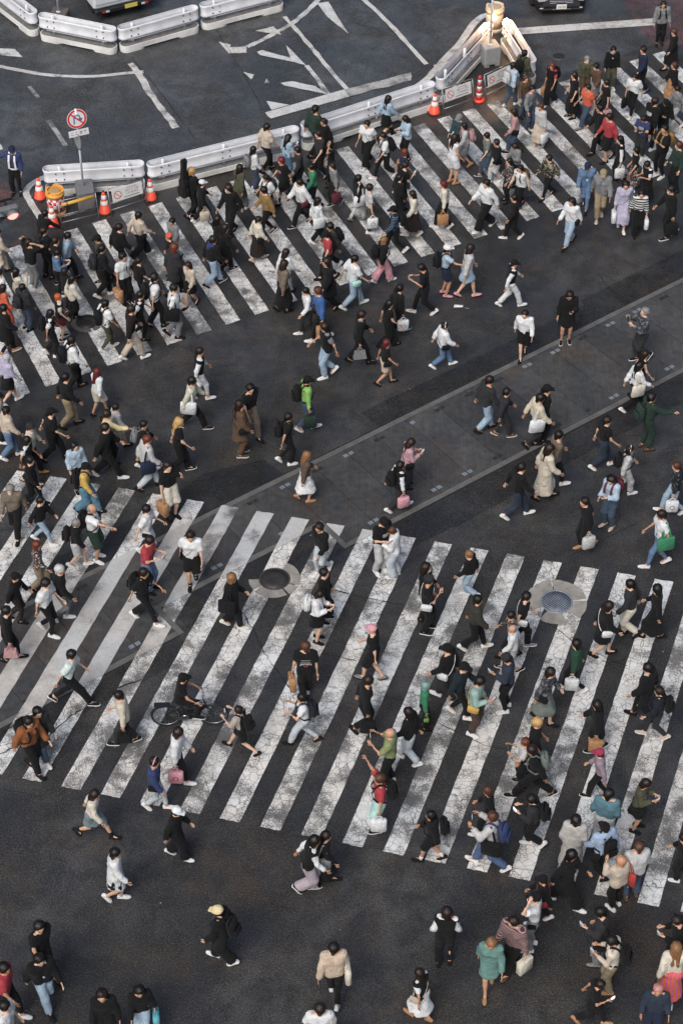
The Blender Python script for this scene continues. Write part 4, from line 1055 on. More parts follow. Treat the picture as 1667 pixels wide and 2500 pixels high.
def person(x, y, hgt, face, pose, hair, top, bot, shoe, ext, label):
    rnd = random.Random(sum(ord(c) * (i + 3) for i, c in enumerate(label)))
    ex = dict((e.split(':', 1) + [''])[:2] for e in ext.split(',') if e)
    hs, _, hat = hair.partition('+'); hk, _, hc = hs.partition(':')
    if not hc and hk != 'n' and rnd.random() < .35: hc = 'dbr'
    fem = hk in ('l', 'm', 'p', 'b') or bot[0] in 'KM'
    phi = rad(face); rv = (math.sin(phi), -math.cos(phi))
    def side_for(letter): pref = (-.8 if letter == 'L' else .8 if letter == 'R' else 0, -1.); return 1 if rv[0] * pref[0] + rv[1] * pref[1] > 0 else -1
    hold = 0
    for k in ('shop', 'hand'):
        if k in ex: hold = side_for(ex[k].split(':')[-1] if ':' in ex[k] else '')
    pside = -hold if hold else side_for('L' if pose == 'out' else '')
    if pose in ('raise', 'wave', 'point', 'pointup') and not hold: pside = side_for('')
    J = make_pose(pose, rnd, hold, pside, fem)
    sc = hgt / 1.70
    root = empty('person', (x, y, 0), phi - math.pi / 2); root.scale = (sc, sc, sc); tag(root, label, 'person')
    Mr = Matrix.Translation((x, y, 0)) @ Matrix.Rotation(phi - math.pi / 2, 4, 'Z') @ Matrix.Scale(sc, 4)
    P, u, X, Y, hcn, Rh = J['P'], J['u'], J['X'], J['Yt'], J['hc'], J['Rh']
    H = lambda a, b, c: hcn + Rh @ V3(a, b, c)
    big = 'large' in label; bulk = .022 if big else rnd.uniform(-.010, .004)
    skin = SKIND if ('reach' in pose) else rnd.choice(SKINS)
    # --- body: one continuous skin surface
    ops = torso_ops(J, 0., fem, bulk=bulk)
    for s in (-1, 1):
        ops += [cap(J['sho'][s], J['elb'][s], .046, .038), cap(J['elb'][s], J['wri'][s], .039, .027), cap(J['wri'][s], J['wri'][s] + J['hd'][s] * .07, .029, .031, .02)]
        ops += [cap(J['hip'][s], J['kne'][s], .082, .052, .05), cap(J['kne'][s], J['kne'][s] * .65 + J['ank'][s] * .35, .05, .05, .03), cap(J['kne'][s] * .65 + J['ank'][s] * .35, J['ank'][s], .05, .036, .03)]
        f = V3(0, math.cos(J['fp'][s]), math.sin(J['fp'][s])); ops.append(cap(J['ank'][s] - V3(0, 0, .03), J['ank'][s] + f * .12 - V3(0, 0, .04), .036, .03, .03))
    ops += [cap(P + u * .45, hcn - Rh @ V3(0, .02, .03), .056, .05, .04)]
    ops += [cap(H(0, -.022, .035), H(0, .012, .03), .086, .080, .02), cap(H(0, .03, .0), H(0, .046, -.075), .064, .042, .03), cap(H(0, .082, .0), H(0, .101, -.026), .010, .015, .012), cap(H(-.085, -.01, .0), H(-.078, .0, -.03), .018, .013, .01), cap(H(.085, -.01, .0), H(.078, .0, -.03), .018, .013, .01)]
    V, Q = sdf_mesh(ops, .046, (hcn, .11, .025))
    V = list(V); Q = [tuple(q) for q in Q]; n0 = len(Q)
    for s in (-1, 1): hand_geo(V, Q, J['wri'][s], J['hd'][s], s, .55 if hold == s else .3, rnd)
    n1 = len(Q)
    for s in (-1, 1): octa(V, Q, H(s * .034, .083, .012), .014, .008, .007, Rh); octa(V, Q, H(s * .034, .085, .034), .018, .006, .004, Rh)
    n2 = len(Q); octa(V, Q, H(0, .086, -.055), .022, .007, .006, Rh)
    mi = np.zeros(len(Q), int); mi[n1:n2] = 1; mi[n2:] = 2
    link('body', np_mesh('body', np.array(V), Q, [skin, EYE, LIP], mi), root)
    # --- top
    tk = top[0]; tc = top[2:]; pr = None
    if tk == 'Z': tc, tk = 'strp', 'L'
    if '/' in tc: tc, tc2 = tc.split('/')
    else: tc2 = None
    if ':' in tc: tc, pr = tc.split(':')
    if tc2 and ':' in tc2: tc2 = tc2.split(':')[0]
    sd = rnd.randrange(99999); lo_hem = -.02 if bot[0] in 'KM' and tk != 'C' else -.09
    def add(name, ops, mat, vox=.035, fold=.006, sd_=0):
        V, Q = sdf_mesh(ops, vox, None, fold, sd + sd_)
        if len(V): return link(name, np_mesh(name, V, Q, [mat]), root)
    def hemcut(z): return cut(P + V3(0, 0, z), V3(0, 0, -1))
    nk = cut(J['neck'] + u * .012, u)
    def shirt(name, code, inf, to, hem, sd_=0, extra=(), flare=0.):
        o = torso_ops(J, inf, fem, .05, bulk) + [hemcut(hem), nk] + list(extra)
        if to:
            for s in (-1, 1): o += arm_ops(J, s, inf, to, .03, flare)
        return add(name, o, cloth(code), sd_=sd_)
    sl = .62 + rnd.uniform(0, .25)
    if tk == 'T': to_ = shirt('tee_shirt', tc, .022, sl, lo_hem - rnd.uniform(0, .04), flare=.022)
    elif tk == 'L': to_ = shirt('sweater', tc, .026, 1.93, lo_hem - rnd.uniform(0, .03), flare=.004)
    elif tk == 'K': to_ = shirt('vest_top', tc, .014, 0, lo_hem + .02)
    elif tk == 'H':
        hood = [cap(J['neck'] - X * .07 - Y * .06 + u * .01, J['neck'] + X * .07 - Y * .06 + u * .01, .052, .052, .03), cap(J['neck'] - Y * .08 - u * .08, J['neck'] - Y * .07 - u * .0, .055, .06, .03)]
        to_ = shirt('hooded_top', tc, .036, 1.93, -.11, extra=hood)
    elif tk == 'V':
        shirt('shirt', tc2, .016, 1.93 if rnd.random() < .6 or 'sleeves' in label else .8, lo_hem + .01, flare=.0); to_ = shirt('vest', tc, .034, 0, lo_hem - .02, 7)
    elif tk == 'J':
        shirt('shirt', tc2, .014, .5, lo_hem - .02)
        fr = P + Y * .19; op = [sub(fr - u * .3, fr + u * .5, .085, .075)]
        to_ = shirt('jacket', 'camo' if 'camo' in ex else tc, .036, 1.95, -.14, 9, op)
    elif tk == 'C':
        o = torso_ops(J, .034, fem, .05, bulk) + [cap(P + u * .05, P - V3(0, .0, .40), .145, .20, .06)]
        for s in (-1, 1): o.append(cap(J['hip'][s], J['kne'][s], .115, .10, .05))
        o += [hemcut(-.40), nk]
        if rnd.random() < .4: o.append(sub(P + Y * .21 - u * .5, P + Y * .20 + u * .42, .06, .05))
        for s in (-1, 1): o += arm_ops(J, s, .032, 1.95)
        to_ = add('coat', o, cloth(tc))
    # --- bottom
    bk, _, bc = bot.partition(':'); bm_ = cloth(bc)
    wcut = cut(P + u * .11, u)
    def hips(inf): return [cap(P + X * s * .07 - u * .02, P + X * s * .058 + u * .12, .098 + inf, .085 + inf, .05) for s in (-1, 1)]
    if bk in ('P', 'W', 'S'):
        o = hips(.014) + [wcut]
        for s in (-1, 1):
            slim = rnd.random() < .3
            if bk == 'P': o += leg_ops(J, s, .014 if slim else .024, 1.93, .03, .052 if slim else .076, kn=.068 if slim else .086)
            elif bk == 'W': o += leg_ops(J, s, .034, 1.96, .03, .12, kn=.105)
            else: o += leg_ops(J, s, .034, 1.0 if rnd.random() < .6 else .8, .03, .115)
        add('shorts' if bk == 'S' else 'trousers', o, bm_, sd_=3)
    else:
        hem, rh = {'K': (-.36, .20), 'M': (-.66, .25), 'M2': (-.52, .27)}[bk]
        o = hips(.016); c = P + V3(0, 0, hem)
        o += [cap(P - u * .02, c, .125, rh, .05)]
        for s in (-1, 1):
            o += [cap(J['hip'][s], J['kne'][s], .11, .105, .05)]
            if bk != 'K': o += [cap(J['kne'][s], J['ank'][s], .11, .10, .05)]
        o += [wcut, hemcut(hem)]
        add('skirt', o, bm_, fold=.010, sd_=3)
    if 'tights' in ex:
        for s in (-1, 1): add('stocking', leg_ops(J, s, .004, 1.97, .02, .042, kn=.056), cloth('blk'), fold=0)
    for k, fr in (('boots', .62), ('boots2', .3), ('socks', .25)):
        if k in ex:
            for s in (-1, 1):
                n_, a_ = J['kne'][s], J['ank'][s]; st = n_ + (a_ - n_) * (1 - fr)
                add('sock' if k == 'socks' else 'boot', [cap(st, a_, .060 if k != 'socks' else .05, .05 if k != 'socks' else .042, .02, [(st, unit(n_ - a_))])], cloth(ex[k]), .024, 0)
    if 'stripeleg' in ex:
        for s in (-1, 1):
            pts = []; nr = []
            for a_, b_, r0, r1 in ((J['hip'][s], J['kne'][s], .112, .092), (J['kne'][s], J['ank'][s], .092, .082)):
                for t in (0, .33, .66, 1): pts.append(a_ + (b_ - a_) * t + V3(s, 0, 0) * (r0 + (r1 - r0) * t)); nr.append(((s, 0, 0), (0, 1, 0)))
            m = MB(); m.ribbon(pts, .05, .004, nr); m.build('leg_stripe', cloth(ex['stripeleg']), root)
    # --- shoes
    sole = 'wht' if shoe in ('wht', 'crm', 'lgr') or rnd.random() < .3 else 'blk' if shoe != 'tan' else 'brn'
    for s in (-1, 1):
        o = link('shoe', shoe_mesh(shoe, sole), root, tuple(J['ank'][s]), (J['fp'][s], 0, -s * rnd.uniform(.02, .2)))
    # --- hair and headwear
    if hk != 'n':
        o = [cap(H(0, -.028, .045), H(0, .004, .045), .100, .092, .02)]
        for _ in range(9):
            a_ = rnd.uniform(0, 6.28); e_ = rnd.uniform(.15, 1.2); d_ = V3(math.cos(a_) * math.cos(e_), math.sin(a_) * math.cos(e_), math.sin(e_)); r_ = rnd.uniform(.022, .036)
            o.append(cap(H(*(V3(0, -.018, .045) + d_ * .083)), H(*(V3(0, -.022, .04) + d_ * .088 + V3(rnd.uniform(-.03, .03), rnd.uniform(-.03, .02), -.03))), r_, r_ * .7, .018))
        if hat: o = [cap(H(0, -.026, .03), H(0, .0, .03), .094, .086, .02)]
        if hk in 'mlpb': o += [cap(H(s * .06, -.02, .02), H(s * .068, -.03, -.08 if hk in 'ml' else -.02), .045, .042 if hk in 'ml' else .03, .03) for s in (-1, 1)] + [cap(H(0, -.06, .02), H(0, -.07, -.09 if hk in 'ml' else -.03), .06, .055 if hk in 'ml' else .04, .03)]
        if hk == 'l':
            bk_ = J['neck'] - Y * .10
            o += [cap(H(s * .045, -.06, -.06), bk_ + X * s * .05 - u * (.16 + rnd.uniform(0, .10)), .055, .035, .04) for s in (-1, 1)]
        face_cut = [sub(H(0, .115, -.075), H(0, .11, .0), .082, .070)]
        if hk == 's': o += [cap(H(0, -.06, .01), H(0, -.066, -.075), .062, .045, .03)] + [cap(H(s * .072, -.01, .03), H(s * .074, .0, -.035), .03, .018, .02) for s in (-1, 1)]
        if hk == 's' and not hat: o += [cut(H(0, 0, -.085), Rh @ V3(0, .7, -1))]
        elif hk == 's': o += [cut(H(0, 0, -.068), Rh @ V3(0, .5, -1))]
        o += face_cut
        if hk == 'b': o += [cap(H(0, -.075, .115), H(0, -.08, .12), .042, .042, .015)]
        if hk == 'p': o += [cap(H(0, -.12, .03), H(0, -.15, -.02), .035, .04, .02), cap(H(0, -.15, -.02), H(0, -.13, -.22), .04, .02, .03)]
        V, Q = sdf_mesh(o, .025, None, .004, sd + 5); V = list(V); Q = [tuple(q) for q in Q]
        if not hat or hk in 'ml':
            cc = V3(0, -.016, .045); wx = rnd.uniform(-.03, .03)
            for i_ in range(46):
                az = 6.283 * (i_ + rnd.random()) / 46; bk2 = -math.sin(az)          # 1 at the back, -1 in front
                t0 = rnd.uniform(.05, .9) if not hat else 1.2; t1 = 1.30 + .42 * bk2 + rnd.uniform(-.12, .22)
                if hk in 'ml': t1 += .25
                if abs(math.cos(az)) > .6 and hk in 'ml': t1 += .3
                n0_ = len(V); pts = []
                for j_ in range(4):
                    th = t0 + (t1 - t0) * j_ / 3; rr_ = (.093 if bk2 < 0 else .099) + .010 * math.sin(th) + rnd.uniform(0, .007)
                    a2 = az + .25 * j_ / 3 * math.sin(i_ * 1.7)
                    pts.append(cc + V3(wx * (1 - j_ / 3) * .5, 0, 0) + rr_ * V3(math.sin(th) * math.cos(a2) * .93, math.sin(th) * math.sin(a2), math.cos(th)))
                if hk == 'l' and bk2 > -.3: pts[3] = pts[3] + V3(0, -.02, -.10 - rnd.random() * .08)
                for j_, q in enumerate(pts):
                    w_ = (.012, .019, .016, .002)[j_] * (1.2 if hk in 'ml' else 1.); tg = unit(V3(-math.sin(az), math.cos(az), 0)); no = unit(q - cc)
                    V += [H(*(q - tg * w_)), H(*(q + no * .009)), H(*(q + tg * w_))]
                for j_ in range(3):
                    a0_, b0_ = n0_ + 3 * j_, n0_ + 3 * j_ + 3
                    Q += [(a0_, a0_ + 1, b0_ + 1, b0_), (a0_ + 1, a0_ + 2, b0_ + 2, b0_ + 1)]
        link('hair', np_mesh('hair', np.array(V), Q, [hairm(hc)]), root)
    elif hc:
        add('hair', [cap(H(0, -.045, .0), H(0, -.04, .02), .083, .083, .02), sub(H(0, .06, .06), H(0, .06, -.1), .09, .09), sub(H(0, -.02, .13), H(0, -.03, .10), .055, .06)], hairm(hc), .018, 0)
    if hat:
        kk, _, hcol = hat.partition(':')
        cr = [cap(H(0, -.022, .052), H(0, .006, .05), .104, .098, .02), cut(H(0, 0, .028), Rh @ V3(0, -.12, -1))]
        if kk.startswith('cap'):
            cr += [cap(H(s_, .07, .043), H(s_ * .8, .165, .030), .013, .011, .03) for s_ in (-.06, -.03, 0., .03, .06)]
            add('cap', cr, cloth(hcol), .015, 0)
        else: add('beanie', [cap(H(0, -.025, .05), H(0, .0, .05), .108, .102, .02), cut(H(0, 0, .018), Rh @ V3(0, -.3, -1))], cloth(hcol), .017, .002)
    if 'mask' in label: add('face_mask', [cap(H(0, .055, -.02), H(0, .055, -.065), .05, .043, .02), cut(H(0, .06, 0), Rh @ V3(0, -1, 0))], MASKW, .016, 0)
    if 'phones' in ex:
        pts = [H(.108 * math.cos(a), -.012, .03 + .118 * math.sin(a)) for a in [math.pi * i / 10 for i in range(11)]]
        m = MB(); m.tube(pts, .014, 6); m.build('headphones', cloth(ex['phones']), root)
    if 'hoodc' in ex:
        add('hood', [cap(J['neck'] - X * .08 - Y * .05, J['neck'] + X * .08 - Y * .05, .062, .062, .03), cap(J['neck'] - Y * .12 - u * .10, J['neck'] - Y * .10, .065, .065, .03)], cloth(ex['hoodc']))
    if 'vest' in ex:
        for s in (-1, 1):
            pts = []; nr = []
            for yy, zz, xx in ((-.155, .05, .10), (-.16, .30, .09), (-.10, .47, .085), (.0, .53, .085), (.10, .46, .085), (.155, .32, .09), (.15, .05, .10)):
                pts.append(P + X * s * xx + Y * yy + u * zz); nr.append((tuple(unit(Y * yy + u * max(0, zz - .35))), tuple(X)))
            m = MB(); m.ribbon(pts, .055, .012, nr); m.build('reflective_strap', CREAM, root)
        m = MB(); pts = []; nr = []
        for i in range(17): a = 2 * math.pi * i / 16; pts.append(P + X * .175 * math.cos(a) + Y * .155 * math.sin(a) + u * .04); nr.append((tuple(X * math.cos(a) + Y * math.sin(a)), tuple(u)))
        m.ribbon(pts, .05, .008, nr); m.build('belt', CREAM, root)
    if pr:
        f = -1 if 'back' in label else 1
        e = P + u * .31 + Y * f * .150
        rot = Matrix(np.stack([X * -f * -1 if f < 0 else -X, u, Y * f], 1).tolist()).to_euler() if False else Matrix(np.stack([X if f < 0 else -X, u, -Y if f < 0 else Y], 1).tolist()).to_euler()
        if pr == 'jap':
            W_ = cloth('wht')
            for tx, sz, dz, mt in (('JAPAN', .085, -.02, W_), ('TOKYO CITY', .040, .085, W_), ('TOUR', .040, .040, W_), ('日本', .045, -.085, cloth('red'))): lettering(root, tx if tx in ('JAPAN',) else ('━━━━━' if mt is W_ else '●●'), sz, tuple(e + u * dz + Y * f * .012), rot, mt)
        else:
            w_, h_ = (.19, .12) if pr != 'blk' else (.03, .26)
            m = MB(); N = 7; v = []; fc = []
            for i in range(N):
                t = i / (N - 1) * 2 - 1
                for zz in (-h_ / 2, h_ / 2): v.append(e + X * t * w_ / 2 + Y * f * (.016 - .02 * t * t) + u * zz * (1 - .25 * t * t))
            for i in range(N - 1): fc += [(2 * i, 2 * i + 2, 2 * i + 3, 2 * i + 1), (2 * i + 1, 2 * i + 3, 2 * i + 2, 2 * i)]
            m.add(v, fc); m.build('shirt_print', cloth(pr), root)
    # --- things carried: objects of their own
    def place(o, loc, Rm=None):
        M4 = Matrix.Translation(Vector(loc))
        if Rm is not None: M4 = M4 @ Matrix(Rm.tolist()).to_4x4()
        W = Mr @ M4; o.matrix_world = W; o.location, q, o.scale = W.decompose(); o.rotation_euler = q.to_euler()
    FR = np.stack([X, Y, u], 1)
    jk = .03 if tk in 'JCH' else .01
    def strap_loop(s, code, par):
        m = MB(); pts = []; nr = []; c = P + u * .24; r1, r2 = .165 + jk, .128 + jk
        for i in range(21):
            a = 2 * math.pi * i / 20; dx = math.cos(a); zz = -.26 * s * dx * 1.0
            rx = r1 * (.82 if dx * s < 0 else 1.); o_ = X * dx + Y * math.sin(a)
            pts.append(c + X * dx * rx + Y * math.sin(a) * r2 + u * zz); nr.append((tuple(o_), tuple(u * .8 - X * s * .3)))
        m.ribbon(pts, .03, .008, nr); return m
    if 'bp' in ex:
        col = PAL[ex['bp']][1]; mt = cloth(ex['bp'])
        o = link('backpack', rbox((.30, .17, .43), .06, mt, 'backpack'), None); place(o, P + u * .26 - Y * (.215 + jk), FR)
        tag(o, bag_label(f'{col} backpack worn by', label), 'backpack', 'backpacks worn in the crowd')
        link('pocket', rbox((.24, .06, .20), .025, mt, 'pocket'), o, (0, -.095, -.07)); link('grab_loop', rbox((.09, .02, .05), .008, mt, 'grab_loop'), o, (0, .05, .225))
        iM = (Matrix.Translation(Vector(P + u * .26 - Y * (.215 + jk))) @ Matrix(FR.tolist()).to_4x4()).inverted()
        for s in (-1, 1):
            pts = []; nr = []
            for yy, zz, xx in ((-.13, .43, .07), (-.06, .52, .085), (.03, .535, .09), (.11, .45, .095), (.15 + jk, .32, .10), (.13 + jk, .18, .125), (.02, .08, .165 + jk), (-.10, .06, .15)):
                pts.append(iM @ Vector(P + X * s * xx + Y * yy + u * zz)); nr.append(((0, 1 if yy > 0 else -1, 0) if abs(yy) > .08 else (s * .3, 0, 1) if zz > .3 else (s, 0, 0), (1, 0, 0) if zz > .15 else (0, .3, 1)))
            m = MB(); m.ribbon(pts, .05, .012, nr); m.build('strap', mt, o)
    if 'shop' in ex:
        a = ex['shop'].split(':'); code = a[0]; col = PAL[code][1]; g = J['wri'][hold] + J['hd'][hold] * .10
        paper = code in ('tan', 'crm', 'rose'); kind = 'paper bag' if paper else 'shopping bag'
        small = code in ('lgn', 'mar') and code == 'lgn'; d = (.13, .32, .34) if not small else (.07, .13, .15)
        mt = cloth(code); o = link('shopping_bag', rbox(d, .012 if paper else .03, mt, 'shopping_bag'), None); place(o, g - V3(0, 0, .10 + d[2] / 2))
        tag(o, bag_label(f'{col} {"bag" if "brown" in col else kind} held by', label), 'bag', 'bags carried in the crowd')
        for sx in (-1, 1):
            m = MB(); yy = d[1] * .25
            m.tube([(sx * d[0] * .3, -yy, d[2] / 2 - .01), (sx * d[0] * .15, -yy * .7, d[2] / 2 + .07), (0, 0, d[2] / 2 + .105), (sx * d[0] * .15, yy * .7, d[2] / 2 + .07), (sx * d[0] * .3, yy, d[2] / 2 - .01)], .008, 5); m.build('handle', mt, o)
        if code in ('tan', 'wht', 'pnk') and rnd.random() < .55:
            for sx in (-1, 1):
                m = MB(); ring(m, .065, .02, .002, 18); q = link('logo_ring', m.mesh('logo_ring', cloth('wht' if code == 'tan' else 'gry' if code == 'wht' else 'red')), o, (sx * (d[0] / 2 + .001), 0, 0), (0, 0, math.pi / 2 * sx))
    if 'hand' in ex:
        code = ex['hand'].split(':')[0]; mt = cloth(code); g = J['wri'][hold] + J['hd'][hold] * .10; m = MB()
        loft(m, [[(-.07, -.17, -.11), (.07, -.17, -.11), (.07, .17, -.11), (-.07, .17, -.11)], [(-.045, -.13, .11), (.045, -.13, .11), (.045, .13, .11), (-.045, .13, .11)]])
        o = m.build('handbag', mt); place(o, g - V3(0, 0, .22)); tag(o, bag_label(f'{PAL[code][1]} handbag held by', label), 'handbag', 'bags carried in the crowd')
        for sx in (-1, 1): m = MB(); m.tube([(sx * .035, -.07, .10), (sx * .03, -.06, .17), (sx * .02, 0, .215), (sx * .03, .06, .17), (sx * .035, .07, .10)], .009, 6); m.build('handle', mt, o)
    if 'tote' in ex:
        a = ex['tote'].split(':'); code = a[0]; s = side_for(a[1] if len(a) > 1 else ''); mt = cloth(code)
        c = P + X * s * (.235 + jk) - u * .03 + Y * -.03; o = link('tote_bag', rbox((.11, .40, .38), .035, mt, 'tote_bag'), None); place(o, c, FR)
        tag(o, bag_label(f'{PAL[code][1]} tote bag carried by', label), 'bag', 'bags carried in the crowd')
        for sx in (-1, 1):
            m = MB(); pts = [(sx * .03, -.10, .17), (-s * .02 + sx * .02, -.07, .40), (-s * .07, -.005, .585), (-s * .02 + sx * .02, .07, .40), (sx * .03, .10, .17)]
            m.ribbon(pts, .03, .006, [((s, 0, 0), (0, 1, 0)), ((s, 0, .2), (0, 1, 0)), ((0, 0, 1), (0, .6, 0)), ((s, 0, .2), (0, 1, 0)), ((s, 0, 0), (0, 1, 0))]); m.build('handle', mt, o)
    if 'sh' in ex or 'strap' in ex:
        code = (ex.get('sh') or ex.get('strap')).split(':')[0]; s = side_for(''); mt = cloth(code)
        c = P + X * s * (.195 + jk) + Y * .03 - u * .02; d = (.08, .24, .17) if 'sh' in ex else (.05, .16, .12)
        o = link('shoulder_bag', rbox(d, .025, mt, 'shoulder_bag'), None); place(o, c, FR); tag(o, bag_label(f'{PAL[code][1]} shoulder bag worn by', label), 'bag', 'bags carried in the crowd')
        m = strap_loop(s, code, o); iM = (Matrix.Translation(Vector(c)) @ Matrix(FR.tolist()).to_4x4()).inverted(); m.v = [tuple(iM @ Vector(q)) for q in m.v]; m.build('strap', mt, o)
        link('flap', rbox((.012, d[1] * .92, d[2] * .5), .004, mt, 'flap'), o, (s * (d[0] / 2 + .005), 0, d[2] * .2))
    if 'guitar' in ex:
        mt = cloth('blk'); m = MB(); out = []
        for xx, zz in ((.0, -.55), (.12, -.53), (.19, -.42), (.18, -.30), (.13, -.20), (.145, -.08), (.12, .0), (.07, .06), (.06, .50), (.075, .58), (.06, .66), (0, .68)): out.append((xx, zz))
        out = out + [(-a_, b_) for a_, b_ in out[::-1][1:-1]]
        m.prism(out, -.07, .07, Matrix.Rotation(math.pi / 2, 4, 'X')); o = m.build('guitar_case', mt); place(o, P + u * .42 - Y * (.24 + jk) - X * .02, FR @ rotx(.02)); tag(o, 'tall black guitar case on the back of the person in black by the rail', 'guitar case')
        m = MB(); m.box((.05, -.085, -.3), (.14, .03, .22), bev=.01); m.build('pocket', mt, o)
        for s in (-1, 1): m = MB(); m.tube([(s * .06, .07, .1), (s * .09, .20, .12), (s * .09, .34, .0), (s * .11, .28, -.2), (s * .12, .07, -.3)], .016, 5); m.build('strap', mt, o)
    if 'phone' in pose or 'photo' in pose:
        if 'photo' in pose: g = (J['wri'][1] + J['wri'][-1]) / 2 + (J['hd'][1] + J['hd'][-1]) * .06
        else: g = J['wri'][pside] + J['hd'][pside] * .11 + V3(0, .01, .02)
        o = link('smartphone', rbox((.075, .012, .155), .004, M_plain('phone shell', (.02, .02, .022), .3), 'smartphone'), None)
        place(o, g, rotx(rad(-35) if 'phone' in pose else rad(-5))); tag(o, bag_label('smartphone held by', label), 'phone', 'phones held in the crowd')
        lit = 'lit phone' in label or 'glowing' in label
        link('screen', rbox((.066, .002, .14), .001, M_plain('phone screen lit' if lit else 'phone screen', (.5, .55, .6) if lit else (.16, .18, .2), .15, emit=(.75, .9, 1.), estr=1.6 if lit else .25), 'screen'), o, (0, -.0075, 0))
    return root, J, Mr

